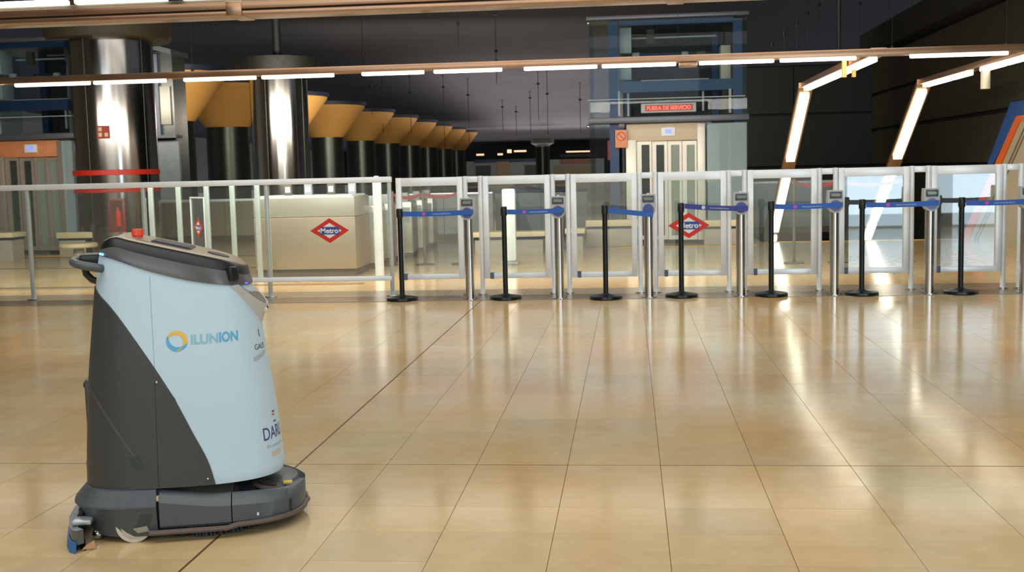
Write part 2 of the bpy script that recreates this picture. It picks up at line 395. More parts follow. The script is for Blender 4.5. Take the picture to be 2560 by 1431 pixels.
# walls out of view and right wall
bm = B(); box(bm, -22.3, -22, -12, 30, 0, 7.8); struct(obj('wall_left', bm, M_wall))
bm = B(); box(bm, -40, -39.7, 30, 152, 0, 8); box(bm, 19.7, 20, 30, 152, 0, 8); struct(obj('wall_outer', bm, M_wall))
bm = B(); box(bm, -40, 20, 151, 151.4, 0, 5); struct(obj('wall_far', bm, M_dark))
WX = 6.0
bm = B(); box(bm, WX+.12, WX+.4, 10.9, 29.5, -4, 4.5); wr = struct(obj('wall_right', bm, M_recess))
bands = [(-.2, 1.30), (1.36, 2.14), (2.22, 3.0), (3.08, 3.9)]
pY = [11, 14, 17, 20, 23, 26, 29.45]
for z0, z1 in bands:
    for y0, y1 in zip(pY, pY[1:]):
        bm = B(); box(bm, WX, WX+.12, y0+.004, y1-.004, z0, z1)
        nr = int((z1-z0)/.065)
        for k in range(nr): 
            zz = z0+.03+k*.065; box(bm, WX-.008, WX+.002, y0+.01, y1-.01, zz, zz+.034)
        obj('wall_panel', bm, M_wall_d, wr, smooth=False)
bm = B(); box(bm, 5.7, WX+.2, 8, 29.5, 3.96, 4.5); struct(obj('trim_10', bm, M_recess, smooth=False))
bm = B(); box(bm, 2.2, WX+.12, 29.5, 29.8, -4, 3.85); wb = struct(obj('wall_back', bm, M_recess))
for z0, z1 in ((-.5, 1.3), (1.36, 2.6), (2.66, 3.8)):
    for x0, x1 in ((2.25, 4.1), (4.1, 6.0)):
        bm = B(); box(bm, x0+.01, x1-.01, 29.42, 29.5, z0, z1); obj('wall_panel', bm, M_wall_b, wb, smooth=False)
bm = B(); box(bm, -22, 18, -9.2, -9, 3.9, 7.8); struct(obj('wall_behind_upper', bm, M_ceil_n))
bm = B(); box(bm, -22, 18, -9.2, -9, 0, 3.9); box(bm, 18, 18.2, -12, 11, 0, 7.8); box(bm, 6.4, 18, 10.9, 11, 0, 7.8); struct(obj('wall_behind', bm, M_wall))
# glazed daylight entrance behind the viewer
M_day = mat('daylight_outside', (214, 232, 246), .5, emit=3.4, ecol=(206, 228, 246))
bm = B(); box(bm, 4.55, 6.12, .5, .54, .04, 3.5); box(bm, 6.8, 7.85, .5, .54, .04, 3.5); w1 = struct(obj('window_1', bm, M_day))
bm = B(); box(bm, 4.4, 18, .3, .46, 0, 7.6); struct(obj('wall_entrance', bm, M_wall))
bm = B()
for x0_, x1_ in ((4.45, 4.55), (6.12, 6.8), (7.85, 7.95)): box(bm, x0_, x1_, .46, .6, 0, 3.6)
obj('window_frame', bm, M_dark, w1)
bm = B(); box(bm, 7, 18, -12, 10.95, -.06, 0); struct(obj('floor', bm, M_floor))
# stair pit
bm = B(); box(bm, 2.4, 2.5, 21.3, 29.6, -4.5, 0); box(bm, 2.4, 6.1, 21.2, 21.3, -4.5, -.01); struct(obj('wall_pit', bm, M_plinth))
esc = empty('escalator', (4.2, 21.3, 0))
for k in range(26):
    bm = B(); box(bm, -1.6, 1.7, .3+k*.3, .6+k*.3, -.19*(k+1)-.25, -.19*(k+1)); obj('step', bm, M_dark, esc)
for s in (-1.62, -.05, 1.62):
    bm = B(); poly(bm, [(s, .1, .02), (s, .1, .55), (s, .5, .62), (s, 8, -4.1), (s, 8, -4.9)], .05, (1, 0, 0)); obj('balustrade', bm, M_plinth, esc)
tag(esc, 'dark escalator descending behind the yellow floor line under the sloping lamps', 'escalator')

# framed niche in right wall: beige field with orange and blue border
niche = empty('wall_niche_frame', (WX, 19, 0))
def niche_poly(name, pts, m, d0, d1):
    bm = B(); poly(bm, [(-d1, p[0]-19, p[1]) for p in pts], d1-d0, (1, 0, 0)); obj(name, bm, m, niche, smooth=False)
def nl(px, py): p = atx(px, py, WX); return (p.y, p.z)
a0, a1 = nl(2531, 256), nl(2396, 615)
b0, b1 = nl(2548, 290), nl(2408, 640)
c0, c1 = nl(2556, 303), nl(2424, 640)
niche_poly('blue_border', [(12, a0[1]), a0, a1, (a1[0], 0), (b1[0], 0), b0, (12, b0[1])], M_blband, .01, .03)
niche_poly('orange_border', [(12, b0[1]), b0, (b1[0], 0), (c1[0]-.05, 0), c0, (12, c0[1])], M_oran, .01, .045)
niche_poly('beige_panel', [(12, c0[1]), c0, (c1[0]-.05, 0), (12, 0)], M_bpanel, .01, .025)
for k, dx in enumerate((.35, .5)):
    niche_poly('moulding', [(c0[0]-dx, c0[1]), (c0[0]-dx+.035, c0[1]), (c1[0]-.05-dx+.035, 0), (c1[0]-.05-dx, 0)], mat('grey_moulding', (118, 106, 84), .5, noise=.03), .02, .04)
tag(niche, 'beige wall field edged with orange and blue bands, slanting on the right wall', 'wall panel')

# ------------------------------------------------------------------ light rails
def rail(name, Y, z, x0, x1, tubes, label, hh=.075, dd=.16, slot=True, lampdrop=.0, extra=None):
    t = empty(name, ((x0+x1)/2, Y, z)); c = (x0+x1)/2
    bm = B(); box(bm, x0-c, x1-c, -dd/2, -dd/2+.035, 0, hh, .004); box(bm, x0-c, x1-c, dd/2-.035, dd/2, 0, hh, .004); obj('side_rail', bm, M_rail_refl, t)
    bm = B(); box(bm, x0-c, x1-c, -dd/2+.03, dd/2-.03, .02, hh-.01); obj('rail_core', bm, M_railgap, t)
    for a, b_ in tubes:
        bm = B(); box(bm, a-c, b_-c, -.03, .03, -.035, .0, .012); obj('lamp_tube', bm, M_tube, t)
        bm = B(); box(bm, a-c-.02, b_-c+.02, -.035, .035, -.002, .022); obj('lamp_holder', bm, M_rail_refl, t)
    tag(t, label, 'light rail'); return t
YR, ZR = 13.2, 2.565
segs = [(38, 208, 225), (235, 205, 415), (460, 200, 640), (655, 196, 835), (905, 190, 1060), (1085, 184, 1255), (1310, 177, 1493), (1505, 172, 1690), (1748, 162, 1935), (1950, 155, 2140), (2275, 141, 2520)]
tubes = [(at(a, y, YR).x, at(b_, y, YR).x) for a, y, b_ in segs] + [(-9.2, -8.4), (-8.3, -7.5)]
ra = rail('light_rail', YR, ZR, -10, 6.0, tubes, 'long aluminium light rail, tinted with floor reflection, with bright lamp tubes above the glass gates')
p = at(1720, 178, YR); bm = B(); box(bm, p.x+2-.1, p.x+2+.1, -.06, .06, -.055, .0, .01)
obj('junction_box', bm, M_rail_refl, ra)
for px in (480, 1240, 1695, 2230, 2515):
    p = at(px, 150, YR); bm = B(); cyl(bm, (p.x+2, 0, .07), (p.x+2, 0, .1), .018); cyl(bm, (p.x+2, 0, .09), (p.x+2, 0, 5.0), .0025, n=6); obj('suspension_wire', bm, M_black, ra)
p = at(2097, 60, YR); bm = B(); cyl(bm, (p.x+2, 0, .05), (p.x+2, 0, 5.0), .022, n=12); obj('hanger_pole', bm, M_blackm, ra)
Y2 = 8.55; rb = empty('light_rail', (-1.5, Y2, at(640, 42, Y2).z))
for z0, z1, d, m_ in ((0, .030, .14, M_rail_refl), (.030, .042, .12, M_railgap), (.042, .094, .15, M_rail_refl), (.094, .125, .10, M_olive)):
    bm = B(); box(bm, -7.5, 6.5, -d, d, z0, z1, .003); obj('side_rail' if m_ is M_rail_refl else 'rail_core', bm, m_, rb)
for a_, b_ in ((at(-300, 3, Y2).x, at(185, 3, Y2).x), (at(205, 2, Y2).x, at(430, 0, Y2).x), (at(470, 0, Y2).x, at(900, 0, Y2).x)):
    bm = B(); box(bm, a_+1.5, b_+1.5, -.14, -.06, .125, .165, .012); obj('lamp_tube', bm, M_tube, rb)
for x in (at(1690, 0, Y2).x, at(600, 0, Y2).x):
    bm = B(); box(bm, x+1.5-.06, x+1.5+.06, -.156, .156, -.006, .098, .003); obj('cover_plate', bm, M_rail_refl, rb)
tag(rb, 'wide aluminium light rail tinted with floor reflection crossing the top edge of the picture', 'light rail')
# rails running away from the gate line and then down along the escalator
def stair_rail(x, Ys, Ye, flat, slope, label):
    t = empty('stair_light_rail', (x, Ys, ZR)); L = Ye-Ys; s = -.625
    bm = B(); box(bm, -.09, .09, 0, L, .02, .1, .004); obj('side_rail', bm, M_rail_refl, t)
    ln = 7.5
    bm = B(); loft(bm, [[(-.11, L+k*ln, .02+s*k*ln), (.11, L+k*ln, .02+s*k*ln), (.11, L+k*ln, .1+s*k*ln), (-.11, L+k*ln, .1+s*k*ln)] for k in (0, 1)]); obj('sloping_rail', bm, M_rail_refl, t)
    for a, b_ in flat:
        bm = B(); box(bm, -.05, .05, a, b_, -.03, .02, .01); obj('lamp_tube', bm, M_tube_far, t)
    for a, b_ in slope:
        bm = B(); loft(bm, [[(-.07, L+k, -.03+s*k), (.07, L+k, -.03+s*k), (.07, L+k, .02+s*k), (-.07, L+k, .02+s*k)] for k in (a, b_)]); obj('lamp_tube', bm, M_tube_far, t)
    tag(t, label, 'light rail'); return t
sA = stair_rail(2.78, 13.3, 18.6, [(.3, 1.9), (2.0, 3.2), (3.3, 5.2)], [(.12, 1.75), (2.25, 3.9), (4.1, 5.5), (5.6, 7.0)], 'lamp rail running back from the gates then down, left one of the pair')
sB = stair_rail(4.58, 13.3, 18.6, [(.1, 1.4), (1.5, 2.3), (2.9, 3.8), (3.9, 5.2)], [(.12, 1.75), (2.2, 3.6), (3.7, 5.2), (5.3, 7.0)], 'lamp rail running back from the gates then down, right one of the pair')
bm = B(); cyl(bm, (0, 2.2, -.26), (0, 2.2, -.02), .06, n=20); cyl(bm, (0, 2.2, -.02), (0, 2.2, .03), .02, n=12); obj('cylinder_speaker', bm, mat('pale_speaker', (190, 180, 160), .4, noise=.03), sB)
bm = B(); box(bm, -.16, -.11, 1.3, 1.36, -.12, .1); box(bm, -.04, .0, 1.3, 1.36, -.12, .1); box(bm, -.16, 0, 1.3, 1.36, .08, .12); obj('bracket', bm, mat('copper_bracket', (176, 116, 56), .5, .3, noise=.04), sA)

# ------------------------------------------------------------------ columns
def big_column(Y, X, r, capz, label, capmat, captop, extra=False):
    t = empty('steel_column', (X, Y, 0))
    bm = B(); cyl(bm, (0, 0, 0), (0, 0, capz+.1), r, n=72); obj('shaft', bm, M_steel_d, t)
    bm = B()
    for a in (-100, -20, 60, 140):
        aa = R(a); box_pts = [((r+.004)*cos(aa-.006), (r+.004)*sin(aa-.006)), ((r+.004)*cos(aa+.006), (r+.004)*sin(aa+.006))]
        cyl(bm, ((r)*cos(aa), (r)*sin(aa), 0), ((r)*cos(aa), (r)*sin(aa), capz), .007, n=6)
    obj('panel_joint', bm, M_steel_far, t)
    bm = B(); lathe(bm, [(r+.32, 0), (r+.36, .08), (r+.36, captop-capz)], (0, 0, capz), 72); obj('capital', bm, capmat, t)
    bm = B(); cyl(bm, (0, 0, captop), (0, 0, 7.7), .12, n=24); obj('upper_shaft', bm, M_olive_d, t)
    tag(t, label, 'column'); return t
c1 = big_column(21.4, -9.85, .80, at(245, 92, 20.6).z, 'large steel clad column with red bands and a fire cabinet at left', M_olive, 5.0)
c2 = big_column(31.8, -9.75, .80, at(690, 190, 31).z, 'tall plain steel column left of the centre, beyond the fence', M_olive_d, 4.66)
bm = B()
for yy, h_ in ((432, .05), (478, .035)):
    z = at(250, yy, 20.6).z; lathe(bm, [(.805, -h_), (.815, -h_+.005), (.815, h_-.005), (.805, h_)], (0, 0, z), 72)
obj('red_band', bm, M_red, c1)
# fire cabinet and fire sign on the column
p = at(234, 540, 20.58)
fc = empty('fire_cabinet', (-9.85+.875*sin(R(23.5)), 21.4-.875*cos(R(23.5)), p.z), R(16)); hz = .31; hw_ = .15
bm = B(); box(bm, -hw_, hw_, -.05, .045, -hz, hz, .006); obj('cabinet_body', bm, M_firebox, fc)
bm = B(); box(bm, -hw_+.03, hw_-.05, -.056, -.05, -hz+.03, hz-.03); obj('door_pane', bm, M_fireglass, fc)
bm = B(); lathe(bm, [(.0, -.2), (.05, -.2), (.05, .06), (.03, .1), (.015, .12), (.015, .15)], (0.02, -.062, 0), 16)
for v in bm.verts: v.co.y = -.062+(v.co.y+.062)*.25
obj('extinguisher', bm, M_red, fc)
tag(fc, 'dark red fire cabinet with an extinguisher, fixed to the banded steel column', 'fire cabinet')
p = at(201, 332, 20.62); fs = empty('fire_sign', (-9.85+.84*sin(R(12)), 21.4-.84*cos(R(12)), p.z), R(12))
bm = B(); box(bm, -.11, .11, -.01, .0, -.115, .115); obj('plate', bm, mat('sign_red_field', (170, 40, 30), .5, noise=.03), fs)
bm = B()
for sx, sz in ((-.055, .05), (-.055, -.05), (.055, -.05)): box(bm, sx-.03, sx+.03, -.014, -.01, sz-.035, sz+.035)
obj('pictogram', bm, mat('sign_pale_yellow', (214, 202, 150), .5, noise=.02), fs)
bm = B(); box(bm, -.02, .0, 0, .035, -.05, .05); obj('fixing', bm, M_steel, fs)
tag(fs, 'small red and cream fire equipment sign on the banded column', 'sign')

# receding row of columns with flared orange capitals
XR = -13.7; zb, zt = 3.10, 4.5
ct = empty('flared_column', (XR, 32, 0))
bm = B(); cyl(bm, (0, 0, 0), (0, 0, zb), .72, n=40); obj('shaft', bm, M_steel_far, ct)
bm = B(); lathe(bm, [(.74, 0), (1.75, zt-zb-.06), (1.75, zt-zb)], (0, 0, zb), 48); obj('capital', bm, M_cap, ct)
bm = B(); lathe(bm, [(1.75, 0), (1.82, .02), (1.82, .16), (1.6, .18)], (0, 0, zt), 48); obj('capital_rim', bm, M_caprim, ct)
ords = ['nearest', 'second', 'third', 'fourth', 'fifth', 'sixth', 'seventh', 'eighth', 'ninth', 'farthest']
for k in range(10):
    o = ct if k == 0 else copy_tree(ct)
    o.location = (XR, 32+6.6*k+(1.6 if k == 0 else 0), 0)
    tag(o, 'dark column with flared orange capital, %s of the receding row at left' % ords[k], 'column', 'flared orange columns in the receding row')
# single far column with green capital
fcx = empty('far_column', (at(1357, 400, 100).x, 100, 0))
bm = B(); cyl(bm, (0, 0, 0), (0, 0, 3.8), .62, n=32); obj('shaft', bm, M_steel_far, fcx)
bm = B(); lathe(bm, [(.62, 0), (1.0, .2), (1.0, .6)], (0, 0, 3.5), 32); obj('capital', bm, M_olive_d, fcx)
tag(fcx, 'lone dark column with green capital far away, right of the orange row', 'column')

# ------------------------------------------------------------------ far shop row
shop = empty('far_kiosk_row', (0, 125, 0))
def sh(name, x0, y0, x1, y1, m, d=.3, e=0):
    a = at(x0, y1, 125-e); b_ = at(x1, y0, 125-e)
    bm = B(); box(bm, a.x, b_.x, -e-.02, d-e, a.z, b_.z); obj(name, bm, m, shop, smooth=False)
sh('wall', 1170, 396, 1510, 560, M_grayp, .5)
sh('fascia', 1185, 396, 1345, 408, M_navy, .4, .1)
sh('fascia', 1400, 384, 1490, 394, M_dark, .4, .1)
sh('fascia', 1400, 397, 1490, 411, mat('brown_fascia', (140, 104, 84), .5, noise=.03), .4, .1)
sh('shutter', 1190, 414, 1226, 440, mat('dark_shutter', (70, 76, 80), .5, noise=.05), .4, .15)
sh('shutter', 1312, 412, 1345, 440, MATS['dark_shutter'], .4, .15)
sh('door', 1243, 404, 1271, 445, mat('tan_door', (176, 152, 110), .5, noise=.03), .4, .15)
sh('cream_front', 1385, 412, 1490, 440, mat('cream_front', (150, 140, 112), .5, noise=.05), .4, .12)
M_glow = mat('far_lamp', (255, 214, 170), .5, emit=1.2, ecol=(240, 200, 160))
for x, y, wd in ((1200, 387, 18), (1250, 386, 12), (1300, 378, 30), (1445, 379, 60)): sh('lamp', x-wd/2, y-2.5, x+wd/2, y+2.5, M_glow, .4, .5)
sh('lamp', 1268, 374, 1278, 383, M_glow, .4, .5)
tag(shop, 'distant kiosk row with blue fascia and small lamps across the hall', 'kiosk')

# hanging rods in the ceiling
rodp = [(520, 165, 40, 45), (907, 135, 38, 60), (1240, 128, 42, 80), (1108, 218, 60, 150), (1170, 238, 62, 120), (1368, 235, 60, 100), (1325, 245, 70, 90), (955, 222, 58, 110), (928, 216, 56, 70), (1025, 232, 60, 100), (1256, 268, 75, 60), (1290, 280, 80, 60), (1345, 210, 60, 90), (1450, 250, 66, 80),
        (1930, 112, 38, 30), (1960, 85, 34, 45), (1992, 58, 32, 60), (2018, 34, 30, 70), (2048, 12, 29, 110), (2222, 75, 34, 55), (2280, 45, 31, 70), (2325, 20, 29, 90), (2150, 10, 29, 100), (1145, 60, 33, 60)]
r_ = None
nl_ = nr_ = 0; ONM = ['first', 'second', 'third', 'fourth', 'fifth', 'sixth', 'seventh', 'eighth', 'ninth', 'tenth', 'eleventh', 'twelfth', 'thirteenth', 'fourteenth', 'fifteenth', 'sixteenth']
for px, py, Y, ln in sorted(rodp):
    p = at(px, py, Y)
    zc = 7.6 if Y <= 26 else (7.6-(Y-26)/29 if Y < 55 else 6.6-(Y-55)*1.4/45)
    zb_ = p.z - ln/F*Y
    o = empty('ceiling_rod', (p.x, Y, zc))
    bm = B(); cyl(bm, (0, 0, zb_-zc), (0, 0, 0), .008*Y/30, n=6); cyl(bm, (0, 0, p.z-zc-.05), (0, 0, p.z-zc+.05), .04*Y/30, n=8)
    obj('rod', bm, M_black, o); bm = B(); cyl(bm, (0, 0, -.03), (0, 0, 0), .08, n=10); obj('ceiling_plate', bm, M_black, o)
    if px < 1500: lab = 'thin dark ceiling rod left of the lift, %s from the left' % ONM[nl_]; nl_ += 1
    else: lab = 'thin dark ceiling rod right of the lift, %s from the lift' % ONM[nr_]; nr_ += 1
    tag(o, lab, 'rod', 'thin rods hanging from the dark ceiling')

# ------------------------------------------------------------------ lifts
YL = 21.0
def lift(label, interior, with_sign, dx=0.):
    base = at(1665, 600, YL); bx = base.x
    t = empty('glass_lift', (bx+dx, YL, 0))
    def P(x0, y0, x1, y1):
        a = at((x0+x1)/2, (y0+y1)/2, YL); l = at(x0, (y0+y1)/2, YL); r = at(x1, (y0+y1)/2, YL); tt = at((x0+x1)/2, y0, YL); b_ = at((x0+x1)/2, y1, YL)
        return l.x-bx, r.x-bx, b_.z, tt.z
    def part(name, x0, y0, x1, y1, m, d0, d1, bev=0.):
        a, b_, z0, z1 = P(x0, y0, x1, y1); bm = B(); box(bm, a, b_, d0, d1, max(z0, 0), z1, bev); return obj(name, bm, m, t)
    part('roof_slab', 1466, 38, 1870, 48, M_roof, -.25, 2.4, .01)
    part('blue_post', 1524, 45, 1547, 612, M_navy, 0, .14)
    part('blue_post', 1833, 45, 1856, 612, M_navy, 0, .14)
    part('blue_post', 1560, 45, 1578, 612, M_navy, 2.0, 2.14); part('blue_post', 1800, 45, 1818, 612, M_navy, 2.0, 2.14)
    part('blue_beam', 1547, 46, 1833, 60, M_navy, 0, .14); part('blue_beam', 1547, 200, 1833, 228, M_navy, 0, .14)
    part('blue_beam', 1547, 105, 1833, 135, M_navy, 1.9, 2.1)
    part('canopy', 1472, 291, 1870, 306, M_roof, -.22, .3, .01)
    part('machine_cover', 1547, 64, 1579, 130, M_grayp, .25, .7, .02); part('machine_cover', 1547, 138, 1579, 198, M_grayp, .25, .7, .02)
    part('beige_box', 1805, 108, 1831, 198, M_beige, .3, .7, .01)
    part('beige_bar', 1603, 195, 1775, 200, M_beige, .3, .4)
    for i, (x, y, s) in enumerate(((1590, 134, 10), (1662, 138, 8), (1716, 130, 9), (1757, 132, 12), (1775, 136, 6))): part('pulley', x-s, y-s, x+s, y+s, [M_grayp, M_plinth][i % 2], .5, .6, .02)
    part('crossbar', 1580, 78, 1800, 82, M_grayp, .8, .9); part('lever', 1618, 62, 1637, 98, M_olive, .7, .8)
    part('back_panel', 1555, 50, 1830, 290, M_dark, 2.2, 2.25)
    part('car_wall', 1555, 306, 1830, 610, interior, 2.1, 2.15)
    # header with sign band
    part('sign_frame', 1545, 228, 1550, 290, M_grayp, -.02, .04); part('sign_frame', 1568, 230, 1573, 290, M_grayp, .2, .24); part('sign_frame', 1757, 226, 1762, 275, M_grayp, .2, .24); part('sign_frame', 1822, 222, 1828, 282, M_beige, -.02, .04)
    part('glass_edge', 1470, 246, 1860, 248, M_grayp, -.2, -.17)
    for zz, yy in ((0, 56), (0, 312)):
        a, b_, z0, z1 = P(1468, yy, 1476, yy+6); bm = B(); bmesh.ops.create_uvsphere(bm, u_segments=12, v_segments=8, radius=.035, matrix=Matrix.Translation(((a+b_)/2, -.25, z0))); obj('glass_bolt', bm, M_steel, t)
    if with_sign:
        s = part('led_sign', 1602, 260, 1738, 283, M_grayp, -.3, -.2, .008)
        a, b_, z0, z1 = P(1612, 264, 1730, 279); bm = B(); box(bm, a, b_, -.305, -.3, z0, z1); o = obj('led_board', bm, M_ledblack, s)
        textobj('led_text', 'FUERA DE SERVICIO', .1, ((a+b_)/2, -.308, (z0+z1)/2), M_led, s, width=(b_-a)*.92, height=(z1-z0)*.66, bold=.002)
        a, b_, z0, z1 = P(1538, 325, 1568, 370); bm = B(); box(bm, a, b_, -.06, -.03, z0, z1, .01); ns = obj('orange_notice', bm, M_signor, t)
        cxn, czn = (a+b_)/2, (z0+z1)/2+.04; bm = B(); rr = .075
        tube(bm, [(cxn+rr*cos(q*pi/10), -.064, czn+rr*sin(q*pi/10)) for q in range(20)], .007, 6, True); tube(bm, [(cxn-.05, -.064, czn+.05), (cxn+.05, -.064, czn-.05)], .007, 6); obj('ban_symbol', bm, mat('notice_red', (190, 80, 54), .5, noise=.02), ns)
    part('door_header', 1566, 308, 1750, 352, M_beige, .02, .2, .01)
    dp = part('floor_display', 1653, 318, 1688, 340, M_white, -.01, .02, .005); part('floor_display_screen', 1662, 323, 1679, 334, M_bluescr, -.016, -.01)
    part('door_jamb', 1566, 350, 1592, 600, M_cream, 0, .2, .01); part('door_jamb', 1744, 308, 1764, 600, M_cream, 0, .2, .01)
    for i, (x0, x1, wx0, wx1) in enumerate(((1593, 1630, 1605, 1625), (1631, 1670, 1642, 1662), (1671, 1706, 1679, 1700), (1707, 1743, 1718, 1738))):
        d = .06 if i in (0, 3) else .1
        a, b_, z0, z1 = P(x0, 352, x1, 600); wa, wb_, wz0, wz1 = P(wx0, 362, wx1, 590)
        bm = B(); box(bm, a, wa, d, d+.05, max(z0, .02), z1); box(bm, wb_, b_, d, d+.05, max(z0, .02), z1); box(bm, wa, wb_, d, d+.05, wz1, z1); box(bm, wa, wb_, d, d+.05, max(z0, .02), wz0)
        lf = obj('door_leaf', bm, M_cream, t)
        bm = B(); box(bm, wa, wb_, d+.02, d+.03, wz0, wz1); obj('door_window', bm, M_doorglass if i < 2 else M_doorglass2, lf)
    # side glass with posters
    pa = part('poster_panel', 1768, 312, 1800, 440, mat('pale_green_poster', (186, 206, 192), .4, noise=.1, nscale=4), .1, .12); part('poster_notice', 1779, 322, 1793, 350, M_bench, .08, .1)
    part('lower_panel', 1768, 440, 1832, 455, M_cream, .08, .14); part('mullion', 1822, 308, 1828, 600, M_grayp, 0, .06)
    part('red_extinguisher_stand', 1518, 350, 1528, 400, M_red, .4, .46)
    # glazing
    for nm, x0, x1 in (('glass_pane', 1476, 1524), ('glass_pane', 1768, 1866)):
        part(nm, x0, 308, x1, 600, M_pale if x0 > 1700 else M_shaft, -.14, -.125); part(nm, x0, 48, x1, 290, M_shaft, -.14, -.125)
    part('glass_pane', 1524, 48, 1768, 258, M_shaft, -.14, -.125)
    a, b_, z0, z1 = P(1476, 48, 1866, 600)
    bm = B(); box(bm, a, a+.015, -.14, 2.3, 0, z1); obj('glass_pane', bm, M_shaft, t); bm = B(); box(bm, b_-.015, b_, -.14, 2.3, 0, z1); obj('glass_pane', bm, M_shaft, t)
    # plinth ledges with cream tops
    for x0, x1, yt in ((1468, 1592, 548), (1758, 1868, 548)):
        part('ledge_base', x0, yt+20, x1, 614, M_benchb, -.32, -.16, .01); part('ledge_gap', x0, yt+16, x1, yt+21, M_navy, -.34, -.16); part('ledge_top', x0-2, yt, x1+2, yt+16, M_bench, -.38, -.16, .01)
    tag(t, label, 'lift'); return t
lift('tall glass lift in blue steel frame with red out of service sign', mat('lift_interior_grey', (120, 126, 118), .5, noise=.06), True)
l2 = lift('glass lift with orange lit interior at the left edge behind steel column', mat('lift_interior_lit_tint', (206, 128, 84), .5, noise=.05), False, dx=at(62, 600, YL).x-at(1640, 600, YL).x)  # orange wall colour imitates the interior light, no lamp inside
for ch in list(l2.children):
    if ch.name.startswith('door_leaf') or ch.name.startswith('door_jamb'): ch.data.materials[0] = mat('dull_door_frame', (150, 142, 130), .4, .2, noise=.04)
    if ch.name.startswith('door_header'): ch.data.materials[0] = mat('orange_header', (206, 134, 88), .5, noise=.05)
# dark glass tower behind the banded column
tw = empty('dark_lift_tower', (at(400, 500, 27).x, 27, 0))
def tp(name, x0, y0, x1, y1, m, d0, d1):
    a = at(x0, y1, 27); b_ = at(x1, y0, 27); bm = B(); box(bm, a.x-tw.location.x, b_.x-tw.location.x, d0, d1, max(a.z, 0), b_.z); obj(name, bm, m, tw, smooth=False)
tp('shaft_wall', 352, 128, 424, 640, mat('dark_green_glass', (22, 28, 26), .3, noise=.1), .1, .9)
tp('olive_panel', 392, 215, 422, 312, mat('olive_glass', (50, 47, 24), .3, noise=.05), .04, .1); tp('olive_panel', 352, 215, 370, 312, MATS['olive_glass'], .04, .1)
tp('blue_post', 370, 135, 391, 640, mat('navy_post', (20, 34, 52), .5, noise=.04), 0, .1)
tp('lower_panel', 362, 350, 450, 640, mat('slate_panel', (56, 64, 68), .4, noise=.08), -.1, 0)
tp('canopy', 350, 338, 452, 348, M_dark, -.3, .1)
bm = B(); a = at(350, 104, 27); b_ = at(430, 124, 27); X_ = tw.location.x
poly(bm, [(a.x-X_, -.1, a.z), (b_.x-X_, -.1, b_.z), (b_.x-X_, -.1, b_.z-.12), (a.x-X_, -.1, a.z-.12)], 1.1, (0, 1, 0)); obj('sloping_roof', bm, M_dark, tw)
tag(tw, 'dark green glass lift tower just right of the banded column', 'lift tower')

# ------------------------------------------------------------------ low walls, benches and machines behind the fence
def wall_run(name, px0, px1, ytop, Y, m, cap, label, cat, n=4, zt_=None):
    a = at(px0, 600, Y).x; b_ = at(px1, 600, Y).x; z1 = at((px0+px1)/2, ytop, Y).z
    t = empty(name, ((a+b_)/2, Y, 0)); c = (a+b_)/2
    for k in range(n):
        x0 = a-c+(b_-a)*k/n; x1 = a-c+(b_-a)*(k+1)/n
        bm = B(); box(bm, x0+.006, x1-.006, 0, .1, .12, z1-.06); obj('panel', bm, m, t)
    bm = B(); box(bm, a-c, b_-c, .02, .12, 0, z1-.05); obj('backing', bm, M_plinth, t)
    bm = B(); box(bm, a-c, b_-c, -.03, .14, z1-.06, z1, .01); obj('cap_rail', bm, cap, t)
    tag(t, label, cat); return t
wall_run('low_barrier', 990, 1235, 482, 23.5, M_grayp, M_steel, 'grey panelled low barrier with steel cap behind the first two gates', 'barrier', 4)
wall_run('low_barrier', 1240, 1470, 474, 24.5, mat('slate_barrier', (118, 124, 120), .3, .2, noise=.1, nscale=1), M_navy, 'slate coloured low barrier with blue cap left of the glass lift', 'barrier', 4)
wall_run('low_barrier', 1872, 2110, 452, 24.0, mat('green_grey_barrier', (120, 130, 124), .3, .2, noise=.1, nscale=1), M_alu, 'green grey low barrier right of the glass lift', 'barrier', 3)
wall_run('low_barrier', 270, 640, 500, 24.5, mat('sand_barrier', (150, 144, 122), .4, .2, noise=.1, nscale=1), M_alu, 'sand coloured low barrier behind the slim posts at left', 'barrier', 5)
def bench(px0, px1, yt, yb, Y, label, rnd=False, base=M_benchb):
    a = at(px0, yt, Y); b_ = at(px1, yt, Y); z1 = a.z*.5+b_.z*.5; c = (a.x+b_.x)/2; hw = (b_.x-a.x)/2
    t = empty('bench', (c, Y, 0))
    if rnd:
        bm = B(); lathe(bm, [(hw-.02, -.08), (hw, -.06), (hw, -.02), (hw-.02, 0)], (0, 0, z1), 40); obj('seat', bm, M_bench, t)
        bm = B(); lathe(bm, [(hw*.35, 0), (hw*.3, .1), (hw*.25, z1-.08)], n=30); obj('pedestal', bm, base, t)
    else:
        bm = B(); box(bm, -hw, hw, 0, .5, z1-.09, z1, .012); obj('seat', bm, M_bench, t)
        bm = B(); box(bm, -hw+.04, hw-.04, .05, .45, 0, z1-.13); obj('base', bm, base, t)
        bm = B(); box(bm, -hw+.02, hw-.02, .03, .47, z1-.13, z1-.09); obj('shadow_gap', bm, M_navy, t)
    tag(t, label, 'bench')
bench(1180, 1362, 580, 640, 19.2, 'long cream topped bench seen through the second gate')
bench(1412, 1462, 572, 640, 19.9, 'short cream topped bench seen through the third gate, left of the lift')
bench(-40, 30, 583, 640, 19.5, 'cream topped bench cut by the left edge of the picture')
bench(152, 240, 608, 646, 19.4, 'round cream bench on a pedestal in front of the banded column', True)

